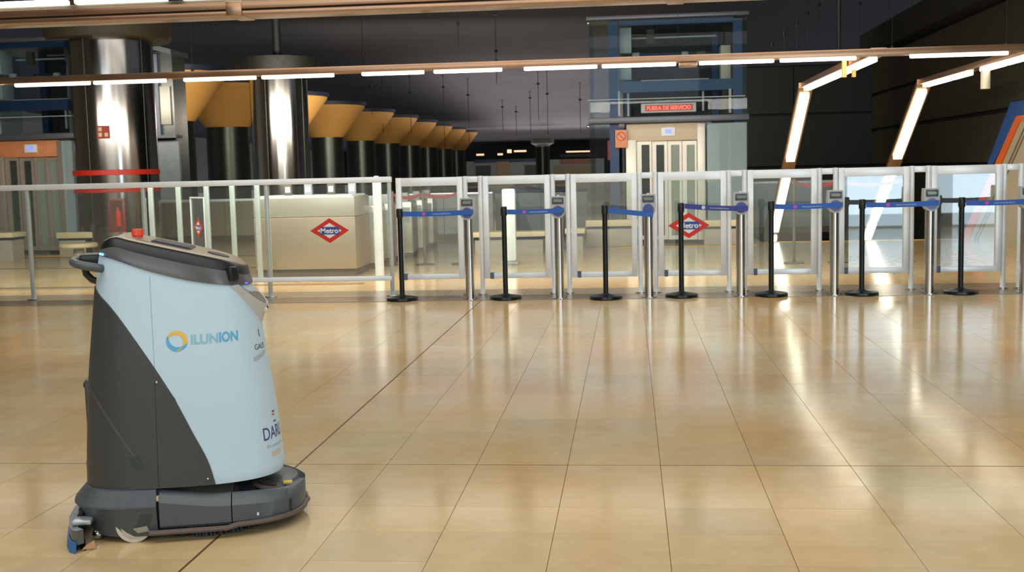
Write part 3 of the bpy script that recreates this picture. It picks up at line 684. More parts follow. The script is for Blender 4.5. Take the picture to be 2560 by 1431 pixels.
# ticket machine block behind the metro sign
cnt = empty('ticket_counter', (-4.55, 15.5, 0))
a = at(640, 690, 15.5).x+4.55; b_ = at(893, 690, 15.5).x+4.55; zt_ = at(800, 492, 15.5).z
bm = B(); box(bm, a, b_, 0, .9, .1, zt_-.28, .015); obj('cabinet', bm, M_counter, cnt)
bm = B(); box(bm, a, b_, 0, .9, zt_-.28, zt_, .02); obj('top_section', bm, M_countert, cnt)
bm = B(); box(bm, a+.03, b_-.03, .03, .87, 0, .1); obj('plinth', bm, M_plinth, cnt)
bm = B(); box(bm, a+.02, b_-.05, .05, .86, zt_, zt_+.02); obj('top_plate', bm, M_alu, cnt)
for k, x in enumerate((.38, .62, .9, 1.15)):
    bm = B(); box(bm, a+x-.02+.05*k, a+x+.09+.05*k, .3, .34, zt_+.02, zt_+.17, .006); obj('card_reader', bm, [M_plinth, M_grayp][k % 2], cnt)
    bm = B(); box(bm, a+x+.05*k, a+x+.07+.05*k, .293, .3, zt_+.06, zt_+.14); obj('reader_window', bm, M_alu, cnt)
tag(cnt, 'large steel ticket machine cabinet behind the metro sign on the glass', 'ticket machine')
# slimmer barrier cabinets receding beyond
gk = empty('barrier_cabinet', (0, 0, 0))
bm = B(); box(bm, -.13, .13, 0, .8, .08, .94, .03); obj('body', bm, M_countert, gk)
bm = B(); box(bm, -.11, .11, .02, .78, 0, .08); obj('foot', bm, M_plinth, gk)
bm = B(); box(bm, -.1, .1, -.006, .0, .6, .84); obj('front_panel', bm, M_grayp, gk)
bm = B(); box(bm, -.06, .06, .1, .3, .94, 1.08, .01); obj('reader_head', bm, M_grayp, gk)
gpos = [(at(925, 600, 16.6).x, 16.6), (at(965, 600, 17.6).x, 17.6), (at(1012, 600, 18.6).x, 18.6), (at(1042, 600, 19.8).x, 19.8), (at(1068, 600, 21).x, 21.0)]
gl_ = ['directly right of the big ticket machine', 'behind the round steel post', 'seen through the left half of the first gate', 'fourth from the big ticket machine', 'last of the receding row']
for k, (x, y) in enumerate(gpos):
    o = gk if k == 0 else copy_tree(gk)
    o.location = (x, y, 0); o.rotation_euler = (0, 0, R(4)); tag(o, 'slim steel ticket barrier cabinet, '+gl_[k], 'ticket barrier', 'slim ticket barrier cabinets')
# round steel post between
p = at(950, 690, 15.2); ps = empty('steel_post', (p.x, 15.2, 0)); zt_p = at(950, 440, 15.2).z
bm = B(); cyl(bm, (0, 0, 0), (0, 0, zt_p-.04), .06, n=28); obj('pole', bm, M_alu, ps)
bm = B(); lathe(bm, [(.062, 0), (.062, .03), (.05, .045)], (0, 0, zt_p-.045), 28); obj('cap', bm, M_steel, ps)
tag(ps, 'thick round steel post behind the fence, left of the first gate', 'post')
# slim rear posts at left
rp = empty('rear_fence_post', (0, 0, 0)); bm = B(); box(bm, -.035, .035, -.02, .02, 0, 1.3, .006); obj('pole', bm, M_alug, rp); bm = B(); box(bm, -.06, .06, -.05, .05, 0, .012); obj('foot_plate', bm, M_steel, rp)
for k, (px, lab) in enumerate(((383, 'close beside the second front post'), (452, 'left neighbour of the small metro sign'), (522, 'right neighbour of the small metro sign'), (586, 'between two plain panes above the robot'), (648, 'nearest the ticket machine'))):
    o = rp if k == 0 else copy_tree(rp)
    o.location = (at(px, 600, 15.3).x, 15.3, 0); tag(o, 'slim pale post of the rear glass fence, '+lab, 'post', 'slim posts of the rear fence')
# white panel standing in for a bright reflection
tt = empty('white_reflection', (at(1273, 600, 17.0).x, 17.0, 0)); z1 = at(1273, 472, 17).z
bm = B(); box(bm, -.1, .1, 0, .12, .05, z1, .03); obj('body', bm, M_white, tt); bm = B(); box(bm, -.13, .13, -.02, .14, 0, .05, .01); obj('foot', bm, M_grayp, tt)
tag(tt, 'bright white reflection built as an upright panel, seen through the second gate', 'reflection')
# burgundy rope barriers
def rope(pxs, y, Y, label):
    xs = [at(p_, 600, Y).x for p_ in pxs]; z = at(pxs[0], y, Y).z; t = empty('belt_barrier', (xs[0], Y, 0))
    for x in xs: bm = B(); cyl(bm, (x-xs[0], 0, 0), (x-xs[0], 0, z+.04), .02, n=14); cyl(bm, (x-xs[0], 0, 0), (x-xs[0], 0, .02), .14, n=24); obj('stand', bm, M_plinth, t)
    for a_, b_ in zip(xs, xs[1:]):
        bm = B(); n = 8; v0 = []
        for k in range(n+1):
            u = k/n; x = a_+(b_-a_)*u-xs[0]; zz = z-.06*4*u*(1-u); v0.append((bm.verts.new((x, -.002, zz-.03)), bm.verts.new((x, -.002, zz+.02)), bm.verts.new((x, .002, zz+.02)), bm.verts.new((x, .002, zz-.03))))
        for k in range(n):
            for q in range(4): bm.faces.new((v0[k][q], v0[k+1][q], v0[k+1][(q+1) % 4], v0[k][(q+1) % 4]))
        bm.faces.new(v0[0]); bm.faces.new(v0[-1][::-1]); obj('belt', bm, M_burg, t)
    tag(t, label, 'barrier')
rope((985, 1061, 1150), 485, 17.2, 'burgundy belt barrier seen through the first gate')
rope((1985, 2095, 2260), 455, 16.5, 'burgundy belt barrier seen through the gates at right')

# ------------------------------------------------------------------ glass fence and gates
YF = 12.88; ZT = 1.35
def fx(px, y=600, Y=YF): return at(px, y, Y).x
fence = empty('glass_fence', (fx(500), YF, 0)); fo = fence.location.x
posts = [fx(-230, 740), fx(85, 750), fx(372, 740), fx(677, 735), fx(982, 735)]
for x in posts:
    bm = B(); box(bm, x-fo-.022, x-fo+.022, -.02, .02, 0, ZT-.03, .005); obj('post', bm, M_alug, fence)
    bm = B(); box(bm, x-fo-.06, x-fo+.06, -.05, .05, .004, .016, .003); obj('base_plate', bm, M_steel, fence)
bm = B(); box(bm, posts[0]-fo, posts[-1]-fo+.03, -.03, .03, ZT-.05, ZT+.015, .012); obj('top_rail', bm, M_alu, fence)
bm = B(); box(bm, posts[2]-fo, posts[-1]-fo, -.022, .022, .18, .235, .006); obj('bottom_rail', bm, M_alu, fence)
for a_, b_ in zip(posts, posts[1:]):
    bm = B(); box(bm, a_-fo+.03, b_-fo-.03, -.005, .005, .12 if a_ < posts[2]-.1 else .235, ZT-.06); obj('glass_pane', bm, M_glass, fence)
tag(fence, 'long glass fence with steel rails left of the gates, behind the robot', 'fence')

def metro_sign(parent, cx, cy, cz, wd, ht, sq=1.):
    hw, hh = wd/2, ht/2
    def dia(s, y): return [(cx+hw*s, y, cz), (cx, y, cz+hh*s), (cx-hw*s, y, cz), (cx, y, cz-hh*s)]
    bm = B(); poly(bm, dia(1, cy), .003, (0, 1, 0)); s = obj('metro_diamond', bm, M_red, parent, smooth=False)
    bm = B(); poly(bm, dia(.62, cy-.001), .0008, (0, 1, 0)); obj('white_diamond', bm, M_white, s if s.parent.parent is None else parent, smooth=False)
    bm = B(); box(bm, cx-hw*.5, cx+hw*.5, cy-.003, cy-.0015, cz-hh*.30, cz+hh*.30); obj('blue_bar', bm, M_blue, s if s.parent.parent is None else parent, smooth=False)
    textobj('metro_lettering', 'Metro', .1, (cx, cy-.004, cz), M_white, s if s.parent.parent is None else parent, width=hw*.92, height=hh*.42, bold=.003)
p = at(824, 577, YF-.01); metro_sign(fence, p.x-fo, -.012, p.z, .455, .285)
# small sign on the rear pane at left
p = at(497, 573, 15.5); rs = empty('rear_metro_sign', (p.x*15.9/15.5, 15.9, p.z), R(-52))
bm = B(); box(bm, -.3, .3, 0, .008, -.62, .42); obj('glass_pane', bm, M_glass, rs)
metro_sign(rs, 0, -.006, 0, .40, .28)
bm = B(); box(bm, -.33, -.3, -.015, .015, -p.z, .44, .004); box(bm, .3, .33, -.015, .015, -p.z, .44, .004); box(bm, -.3, .3, -.015, .015, .42, .44); obj('frame', bm, M_alu, rs)
tag(rs, 'turned glass pane with a small metro diamond behind the fence above the robot', 'sign')

XV = [fx(1176, 745, 12.45), fx(1400, 745, 12.45), fx(1623, 745, 12.45), fx(1852, 742, 12.45), fx(2085, 742, 12.45), fx(2322, 742, 12.45), fx(2560, 740, 12.45)]
# gates: leaf between two posts
gate_edges = [(posts[-1]+.02, XV[0])] + list(zip(XV, XV[1:])) + [(XV[6], XV[6]+1.0)]
gname = ['first gate from the left, beside the glass fence', 'second gate from the left', 'third gate from the left', 'fourth gate, bearing the metro diamond', 'fifth gate from the left', 'sixth gate, in front of the stairs', 'seventh gate, in front of the beige wall', 'last gate, cut by the right edge']
for k, (xa, xb) in enumerate(gate_edges):
    c = (xa+xb)/2; l = xa-c+(.03 if k == 0 else .085)+0; r = xb-c-.085
    t = empty('glass_gate', (c, YF, 0))
    if k > 0:
        bm = B(); cyl(bm, (l, 0, 0), (l, 0, ZT), .026, n=18); obj('post', bm, M_alu, t); bm = B(); cyl(bm, (l, 0, .004), (l, 0, .016), .06, n=20); obj('base_plate', bm, M_steel, t)
    bm = B(); cyl(bm, (r, 0, 0), (r, 0, ZT), .026, n=18); obj('post', bm, M_alu, t); bm = B(); cyl(bm, (r, 0, .004), (r, 0, .016), .06, n=20); obj('base_plate', bm, M_steel, t)
    l2_, r2_ = l+.035, r-.035
    # leaf
    bm = B(); box(bm, l2_-.004, l2_+.058, -.035, .02, .19, ZT-.004, .004); box(bm, r2_-.058, r2_+.004, -.035, .02, .19, ZT-.004, .004)
    box(bm, l2_+.04, r2_-.04, -.03, .015, .19, .25, .004); box(bm, l2_+.04, r2_-.04, -.03, .015, ZT-.10, ZT-.006, .004)
    lf = obj('leaf_frame', bm, M_alu, t)
    bm = B(); box(bm, l2_+.05, r2_-.05, -.012, -.004, .24, ZT-.09); obj('leaf_glass', bm, M_gate, lf)
    bm = B(); box(bm, l2_+.06, l2_+.10, -.034, .018, .185, .256); obj('hinge_block', bm, mat('blue_grey_hinge', (84, 100, 124), .4, noise=.03), lf)
    bm = B(); box(bm, r+.02, r+.142, -.02, .02, ZT-.07, ZT-.004, .008)
    obj('link_rail', bm, M_alu, t)
    if k == 3:
        p = at(1722, 564, YF-.02); metro_sign(t, p.x-c, -.022, p.z, .455, .285)
    tag(t, 'steel framed glass swing gate, '+gname[k], 'gate', 'glass swing gates')

# ------------------------------------------------------------------ validators
va = empty('ticket_validator', (0, 0, 0))
bm = B(); cyl(bm, (0, 0, .004), (0, 0, .90), .049, n=32); obj('pole', bm, M_steel, va)
bm = B(); cyl(bm, (0, 0, .003), (0, 0, .012), .085, n=32); obj('base_plate', bm, M_steel, va)
bm = B()
outl = [(.078, 1.115), (-.078, 1.115), (-.082, 1.0)] + [(.08*cos(pi+q*pi/10), .955+.08*sin(pi+q*pi/10)) for q in range(11)] + [(.082, 1.0)]
poly(bm, [(x, -.075, z) for x, z in outl], .11, (0, 1, 0)); hd = obj('head', bm, M_head, va)
bm = B(); box(bm, -.062, .062, -.082, -.074, 1.03, 1.10, .003); obj('screen', bm, M_scr, hd)
bm = B(); box(bm, -.045, .045, -.085, -.081, 1.052, 1.08); obj('display', bm, M_lcd, hd)
bm = B(); cyl(bm, (0, -.074, .955), (0, -.084, .955), .058, n=32); obj('reader_disc', bm, M_reader, hd)
bm = B(); cyl(bm, (0, 0, 1.11), (0, 0, 1.125), .015, n=12); obj('top_lamp', bm, M_white, va)
vl = ['first from the left', 'second validator from the left', 'third from the left, under the sagging belt', 'fourth validator, right of the metro diamond gate', 'fifth validator from the left', 'sixth validator, in front of the stair lamps', 'last validator, cut by the right edge']
for k, x in enumerate(XV):
    o = va if k == 0 else copy_tree(va); o.location = (x, 12.45, .0); tag(o, 'grey card reader head on polished steel pole, '+vl[k], 'ticket validator', 'ticket validators between the gates')

# ------------------------------------------------------------------ stanchions with belts
sp = empty('belt_stanchion', (0, 0, 0))
bm = B(); lathe(bm, [(.172, 0), (.176, .006), (.172, .03), (.12, .042), (.045, .052), (.034, .06)], n=40); obj('base', bm, M_blackm, sp)
bm = B(); cyl(bm, (0, 0, .05), (0, 0, .93), .0275, n=24); obj('pole', bm, M_blackm, sp)
bm = B(); lathe(bm, [(.034, 0), (.036, .005), (.036, .088), (.030, .1)], (0, 0, .91), 24); obj('belt_head', bm, M_black, sp)
SX = [(1006, 744), (1264.5, 743), (1515, 748), (1704, 739), (1928, 736), (2154, 733), (2401, 730)]
sl = ['leftmost stanchion, beside the glass fence', 'second stanchion from the left', 'third stanchion, holding the sagging bright belt', 'stanchion in front of the metro diamond gate', 'fifth stanchion from the left', 'stanchion in front of the stair lamps', 'rightmost stanchion']
SP = []
for k, (px, py) in enumerate(SX):
    d = fwd + rt*(px-CX)/F - up*(py-CY)/F; t_ = -H/d.z; P_ = Vector((0, 0, H))+d*t_; P_.z = .004 if P_.y > 12.3 else .0
    P_.y = min(P_.y, 12.42) ; P_.x = at(px, py, P_.y).x
    o = sp if k == 0 else copy_tree(sp); o.location = P_; SP.append(P_)
    tag(o, 'black belt stanchion on a round base, '+sl[k], 'stanchion', 'black belt stanchions')
bl = ['leftmost of the blue belts', 'second blue belt from the left', 'short sagging bright blue belt', 'violet blue belt above the metro diamond', 'blue belt fifth from the left', 'blue belt before the stair lamps', 'rightmost blue belt, cut by the picture edge']
for k in range(7):
    A = SP[k]; xv, yv = XV[k], 12.37
    z0 = .955; z1 = .965 if k != 2 else .90
    if k == 3: z0, z1 = .98, .945
    hb = .027; t = empty('blue_belt', ((A.x+xv)/2, (A.y+yv)/2, .95)); L0 = Vector((A.x+.038, A.y-.01)); L1 = Vector((xv+(.07 if k != 2 else .05), yv-.018)); c = t.location
    bm = B(); n = 12; prev = []
    def bp_(u, dz, off=0.): 
        q = L0.lerp(L1, u); sag = .03*4*u*(1-u) if k != 2 else .01
        dirv = (L1-L0).normalized(); nn = Vector((dirv.y, -dirv.x))
        return Vector((q.x+nn.x*off-c.x, q.y+nn.y*off-c.y, z0+(z1-z0)*u-sag*.3+dz-c.z))
    for i in range(n+1):
        u = i/n; prev.append([bm.verts.new(bp_(u, -hb, .001)), bm.verts.new(bp_(u, hb, .001)), bm.verts.new(bp_(u, hb, -.001)), bm.verts.new(bp_(u, -hb, -.001))])
    for i in range(n):
        for q in range(4): bm.faces.new((prev[i][q], prev[i+1][q], prev[i+1][(q+1) % 4], prev[i][(q+1) % 4]))
    bm.faces.new(prev[0]); bm.faces.new(prev[-1][::-1]); obj('strap', bm, M_belt2 if k == 3 else M_belt, t)
    if k != 2:
        u0 = .3; ctr = bp_(u0, 0, .004); bm = B(); cyl(bm, ctr, ctr+Vector((0, -.001, 0)), .02, n=16); obj('pink_emblem', bm, M_pink if k != 3 else M_whitep, t)
        le = (L1-L0).length
        textobj('belt_lettering', 'metromadrid.es', .03, (0, 0, 0), M_whitep, t, width=.2, height=.017, mapping=lambda tx, ty: bp_(.55+tx/le, ty, .004))
    tag(t, 'retractable fabric belt, '+bl[k], 'belt', 'blue belts between stanchions and validators')

# ------------------------------------------------------------------ cleaning robot
HD = R(15); RB = empty('cleaning_robot', (-1.9935, 4.4198, 0), HD)
tag(RB, 'pale grey and graphite autonomous floor scrubber robot standing in the foreground', 'robot')
def interp(tab, v):
    n = len(tab)
    if v <= tab[0][0]: return tab[0][1]
    if v >= tab[-1][0]: return tab[-1][1]
    for i in range(n-1):
        (a_, fa), (b_, fb) = tab[i], tab[i+1]
        if v <= b_:
            h = b_-a_; u = (v-a_)/h
            d0 = (fb-tab[i-1][1])/(b_-tab[i-1][0]) if i else (fb-fa)/h
            d1 = (tab[i+2][1]-fa)/(tab[i+2][0]-a_) if i+2 < n else (fb-fa)/h
            return (2*u**3-3*u*u+1)*fa+(u**3-2*u*u+u)*h*d0+(3*u*u-2*u**3)*fb+(u**3-u*u)*h*d1
def interp_lin(tab, v):
    if v <= tab[0][0]: return tab[0][1]
    for (a_, fa), (b_, fb) in zip(tab, tab[1:]):
        if v <= b_: return fa+(fb-fa)*(v-a_)/(b_-a_)
    return tab[-1][1]
XRt = [(.19, -.203), (.354, -.195), (.6, -.176), (.843, -.148), (1.0, -.128), (1.12, -.108), (1.18, -.08)]
XFt = [(.19, .572), (.31, .563), (.478, .546), (.68, .519), (.814, .500), (.957, .470), (1.06, .445), (1.2, .41)]
HWt = [(.19, .272), (.6, .262), (.95, .238), (1.2, .215)]
def xr(z): return interp(XRt, z)
def xf(z): return interp(XFt, z)
def hw(z): return interp(HWt, z)
ZS = [(-.14, 1.120), (-.05, 1.104), (0, 1.088), (.08, 1.058), (.15, 1.036), (.22, 1.016), (.3, .998), (.38, .984), (.47, .972), (.55, .965)]
def zseam(x): return interp(ZS, x)
ZB = .205
def ring_xy(th, z, off=0.):
    a_, b_ = xr(z), xf(z); xc = a_*.5+b_*.5; A = (b_-a_)/2+off; W = hw(z)+off
    c, s = cos(th), sin(th); nx = 2.5 if c > 0 else 2.9
    return xc+A*math.copysign(abs(c)**(2/nx), c), W*math.copysign(abs(s)**(2/nx), s)
def S(th, z, off=0.):
    x, y = ring_xy(th, z, off); return Vector((x, y, z))
def Su(th, u, off=0.):
    z = .6
    for _ in range(5):
        x, y = ring_xy(th, z, off); zt2 = zseam(x); zb2 = ZB+.012*(1-abs(cos(th)))
        z = ZB+(zt2-ZB)*u
    return Vector((x, y, z))
NT = 128
bm = B()
rows = [[Su(2*pi*k/NT, u) for k in range(NT)] for u in [i/40 for i in range(41)]]
inner0 = [Vector(((p.x-.18)*.93+.18, p.y*.93, ZB+.004)) for p in rows[0]]
rows[0] = [Vector(((p.x-.18)*.985+.18, p.y*.985, ZB)) for p in rows[0]]
loft(bm, [inner0]+rows); obj('upper_shell', bm, M_shell, RB)
# graphite rear cover: same surface 4 mm proud, bounded by the sweeping curve
BX = [(.19, .318), (.30, .290), (.422, .235), (.53, .185), (.64, .126), (.73, .072), (.823, .012), (.89, -.035), (.93, -.07), (.957, -.1), (.985, -.128)]
def th_b(z, off):
    xb = interp(BX, z); lo, hi = pi/2*.2, pi
    for _ in range(40):
        mid = (lo+hi)/2
        if ring_xy(mid, z, off)[0] > xb: lo = mid
        else: hi = mid
    return (lo+hi)/2
bm = B(); OF = .0045; grid = []; ztop = .985
zs_ = [ZB+.002+(ztop-ZB-.002)*(i/60) for i in range(61)]; NA = 96
for z in zs_:
    tb = th_b(z, OF); span = 2*pi-2*tb
    grid.append([S(tb+span*j/NA, z, OF) for j in range(NA+1)])
g1 = [[bm.verts.new(p) for p in row] for row in grid]
g0 = []
for z in zs_:
    tb = th_b(z, OF)-.004; span = 2*pi-2*tb; g0.append([bm.verts.new(S(tb+span*j/NA, z, -.003)) for j in range(NA+1)])
for i in range(60):
    for j in range(NA): bm.faces.new((g1[i][j], g1[i][j+1], g1[i+1][j+1], g1[i+1][j]))
    bm.faces.new((g1[i][0], g1[i+1][0], g0[i+1][0], g0[i][0])); bm.faces.new((g1[i][NA], g0[i][NA], g0[i+1][NA], g1[i+1][NA]))
for j in range(NA): bm.faces.new((g1[0][j], g0[0][j], g0[0][j+1], g1[0][j+1])); bm.faces.new((g1[60][j], g1[60][j+1], g0[60][j+1], g0[60][j]))
cover = obj('rear_cover', bm, M_graph, RB)
def near_pt(x, z, off=.006):
    lo, hi = .02, pi-.02
    for _ in range(40):
        mid = (lo+hi)/2
        if ring_xy(mid, z, off)[0] > x: lo = mid
        else: hi = mid
    p = S(mid, z, off); return Vector((p.x, -abs(p.y), p.z))
# seam lines, screws and grip
def seamline(name, pts, m, r, par): bm = B(); tube(bm, pts, r, 6); return obj(name, bm, m, par)
seamline('panel_seam', [near_pt(.100+.012*(z-.2), z, OF+.0002) for z in [.21+.42*i/20 for i in range(21)]], mat('seam_dark', (34, 36, 36), .6, noise=.02), .0009, cover)
seamline('panel_seam', [near_pt(.106-.01*(z-.7), z, .0002) for z in [.66+.37*i/20 for i in range(21)]], mat('seam_pale', (140, 150, 152), .6, noise=.02), .0007, RB)
for x, z in ((.112, .622), (.286, .232)):
    p = near_pt(x, z, OF+.001); bm = B(); bmesh.ops.create_uvsphere(bm, u_segments=12, v_segments=8, radius=.0055, matrix=Matrix.Translation(p)); obj('screw', bm, M_screw, cover)
bm = B(); pp = [near_pt(x, z, OF+.0015) for x, z in ((-.01, .335), (.03, .335), (.05, .285), (.015, .285))]; poly(bm, pp, .003, (0, 1, 0)); obj('recessed_grip', bm, M_recgrn, cover)
# diagonal crease on rear cover
bm = B(); q0 = []
for i in range(17):
    u = i/16; x = -.165+u*.2; z = .6-u*.3
    a_ = near_pt(x, z, OF+.001); b_ = near_pt(x+.02*(1-u*.6), z, OF+.001); q0.append((bm.verts.new(a_), bm.verts.new(b_)))
for i in range(16): bm.faces.new((q0[i][0], q0[i+1][0], q0[i+1][1], q0[i][1]))
obj('crease_strip', bm, mat('crease_grey', (82, 80, 80), .35, noise=.02), cover)
# rear latch bumps
bm = B(); box(bm, -.203, -.165, -.05, .03, .575, .60, .006); obj('rear_latch', bm, M_black, cover)
bm = B(); box(bm, -.197, -.165, -.06, .06, .37, .61, .008); obj('rear_housing', bm, M_graph, cover); bm = B(); box(bm, -.208, -.17, -.06, .06, .212, .285, .008); obj('rear_housing', bm, M_graph, cover)
# lid
ZTt = [(-.13, 1.135), (-.09, 1.158), (-.03, 1.180), (.03, 1.166), (.178, 1.130), (.333, 1.090), (.41, 1.066), (.45, 1.045), (.5, 1.03)]
def ztop_f(x): return interp(ZTt, x)
def lid_ring(f, ins, drop):
    out = []
    for k in range(NT):
        th = 2*pi*k/NT; p = Su(th, 1.0, .006)
        x = .17+(p.x-.17)*(1-ins[0]); y = p.y*(1-ins[1])
        z = p.z*(1-f)+(ztop_f(x)-drop)*f
        out.append(Vector((x, y, z)))
    return out
bm = B()
loft(bm, [lid_ring(0, (.04, .04), 0), [v+Vector((0, 0, -.002)) for v in lid_ring(0, (0, 0), 0)], lid_ring(.04, (0, 0), 0), lid_ring(.35, (.012, .02), .012), lid_ring(.7, (.03, .05), .018)], cap1=True)
lid = obj('lid', bm, M_lid, RB, ang=50)
bm = B(); loft(bm, [lid_ring(.68, (.03, .05), .018), lid_ring(.95, (.05, .10), .006), lid_ring(1, (.07, .15), .0)]); obj('lid_edge', bm, M_lidedge, lid, ang=50)
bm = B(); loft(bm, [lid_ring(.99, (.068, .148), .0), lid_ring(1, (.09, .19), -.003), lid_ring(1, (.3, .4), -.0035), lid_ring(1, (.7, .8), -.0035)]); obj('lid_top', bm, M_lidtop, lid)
def on_top(x, y, h=.004): return Vector((x, y, ztop_f(x)+h))
# touch screen, groove, oval button, emergency stop
bm = B(); sc = [(.09, -.05), (.24, -.115), (.285, .055), (.13, .10)]
sc = [(.095, -.09), (.245, -.09), (.245, .085), (.095, .085)]
loft(bm, [[on_top(x, y, .002) for x, y in sc], [on_top(x, y, .009) for x, y in sc]]); obj('touchscreen_frame', bm, mat('screen_frame', (60, 50, 62), .3, noise=.02), lid)
bm = B(); sc2 = [(.105, -.08), (.237, -.08), (.237, .075), (.105, .075)]; loft(bm, [[on_top(x, y, .0085) for x, y in sc2], [on_top(x, y, .0105) for x, y in sc2]]); obj('touchscreen', bm, M_screen, lid)
seamline('lid_groove', [on_top(.04+.2*i/10, -.125, .0035) for i in range(11)], M_black, .002, lid)
bm = B(); loft(bm, [[on_top(.345+.042*cos(q*pi/16), -.02+.05*sin(q*pi/16), h) for q in range(32)] for h in (.002, .006)]); obj('oval_button', bm, M_screen, lid)
bp2 = on_top(.035, -.02); bm = B(); cyl(bm, bp2, bp2+Vector((0, 0, .012)), .020, n=28); cyl(bm, bp2+Vector((0, 0, .01)), bp2+Vector((0, 0, .034)), .0245, .022, n=28); obj('emergency_button', bm, M_btn, lid)
# status lights
def on_lid_side(th, f, off=.002): 
    p = Su(th, 1.0, .006+off); z = p.z*(1-f)+(ztop_f(p.x)-.012)*f; return Vector((p.x, p.y, z))
bm = B(); tube(bm, [on_lid_side(-2.62+.05*i, .12, .001) for i in range(4)], .005, 8); obj('status_light', bm, M_ledb, lid)
seamline('light_line', [on_lid_side(-2.45+.08*i, .03, .0) for i in range(8)], mat('light_line_blue', (40, 50, 120), .3, noise=.02), .002, lid)
bm = B(); q = on_lid_side(-.42, .08, .001); tube(bm, [q, on_lid_side(-.36, .08, .001)], .004, 8); obj('status_light', bm, mat('violet_light', (120, 100, 220), .4, emit=.8), lid)
bm = B(); a_ = on_lid_side(-.70, .55, -.008); d_ = Vector((cos(-.5), sin(-.5), 0))
box(bm, -.02, .018, -.024, .024, -.028, .028, .008)
bmesh.ops.transform(bm, matrix=Matrix.Translation(a_) @ Matrix.Rotation(-.6, 4, 'Z') @ Matrix.Rotation(R(-8), 4, 'Y'), verts=bm.verts); obj('depth_camera', bm, M_black, lid)
# nose sensor pod
bm = B(); nose = []
NP = 28
def nring(cx_, ax, by, zf): return [Vector((cx_+ax*cos(q), by*sin(q), zf(cx_+ax*cos(q)))) for q in [pi/2-pi*i/NP for i in range(NP+1)]]
top_f = lambda x: .975-.095*max(0, (x-.43)/.105)
r_top = nring(.40, .132, .18, top_f)
r_low = nring(.405, .100, .085, lambda x: .808)
rings_ = [r_low[:1]*0 or [Vector(((v.x-.42)*.7+.42, v.y*.7, .800)) for v in r_low], r_low]
for f in (.25, .5, .75, .93): rings_.append([a2.lerp(b2, f) + Vector((.01*sin(pi*f)*0, 0, 0)) for a2, b2 in zip(r_low, r_top)])
rings_.append(r_top); rings_.append([Vector(((v.x-.42)*.9+.42, v.y*.93, v.z+.004)) for v in r_top])
loft(bm, rings_, closed=True); nose_o = obj('nose_pod', bm, M_nose, RB, ang=40)
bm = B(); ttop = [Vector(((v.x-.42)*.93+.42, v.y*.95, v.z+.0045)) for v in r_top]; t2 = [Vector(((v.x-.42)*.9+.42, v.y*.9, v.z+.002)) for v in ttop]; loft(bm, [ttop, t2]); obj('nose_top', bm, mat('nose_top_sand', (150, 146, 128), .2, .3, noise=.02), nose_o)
for yy in (-.03, .03):
    bm = B(); bmesh.ops.create_uvsphere(bm, u_segments=16, v_segments=10, radius=.012, matrix=Matrix.Translation((.518, yy, .862))); obj('nose_sensor', bm, M_white if yy < 0 else M_screen, nose_o)
bm = B(); cyl(bm, (.50, -.012, .872), (.527, -.012, .872), .014, n=16); obj('nose_lens', bm, M_screen, nose_o)
# push handle at the rear
bm = B(); pts = []
for i in range(40):
    q = 2*pi*i/40; c, s = cos(q), sin(q); x = -.128+.068*math.copysign(abs(c)**.7, c); y = .175*math.copysign(abs(s)**.6, s); pts.append((x-.02*(1-abs(y)/.175), y, 1.070-.22*(x+.128)))
tube(bm, pts, .0165, 12, True); hnd = obj('push_handle', bm, M_graph2, RB)
bm = B(); box(bm, -.185, -.10, -.07, .05, 1.06, 1.112, .01); obj('handle_bracket', bm, M_black, hnd)
bm = B(); tube(bm, [(-.175, -.03, 1.07), (-.168, -.03, 1.03), (-.148, -.03, 1.008), (-.115, -.03, .995)], .014, 10); obj('handle_arm', bm, M_black, hnd)
bm = B(); box(bm, -.138, -.12, -.05, .05, .86, .95, .008); obj('rear_vent', bm, M_black, RB)
# rear chassis skirt
def rc_ring(xre, hwid, z, n=3.0, x1=.088, xc=.09):
    out = []
    for i in range(49):
        q = pi/2+pi*i/48; c, s = cos(q), sin(q)
        out.append(Vector((xc+(xc-xre)*-(abs(c)**(2/n)), hwid*math.copysign(abs(s)**(2/n), s), z)))
    return out
bm = B()
loft(bm, [rc_ring(-.15, .255, .03), rc_ring(-.19, .282, .024), rc_ring(-.248, .304, .136), rc_ring(-.254, .307, .142), rc_ring(-.252, .306, .149), rc_ring(-.202, .278, .203), rc_ring(-.185, .262, .207)], closed=True)
chassis = obj('rear_chassis', bm, M_graph2, RB, ang=18)
bm = B(); box(bm, .03, .11, -.2, .2, .04, .2); box(bm, .088, .099, -.262, .262, .075, .2); obj('inner_frame', bm, M_black, RB)
bm = B(); box(bm, .0895, .0985, -.288, -.25, .160, .178); obj('gap_clip', bm, M_bench, RB)
bm = B(); poly(bm, [(.03, -.300, .115), (.075, -.300, .115), (.055, -.292, .06), (.01, -.292, .06)], .012, (0, 1, 0)); obj('side_latch', bm, mat('latch_grey', (64, 70, 70), .25, .2, noise=.05), chassis)
bm = B(); poly(bm, [(.0, -.298, .06), (.052, -.298, .068), (.058, -.292, .045), (.015, -.29, .04)], .01, (0, 1, 0)); obj('latch_foot', bm, mat('latch_pale', (160, 158, 150), .4, noise=.08), chassis)
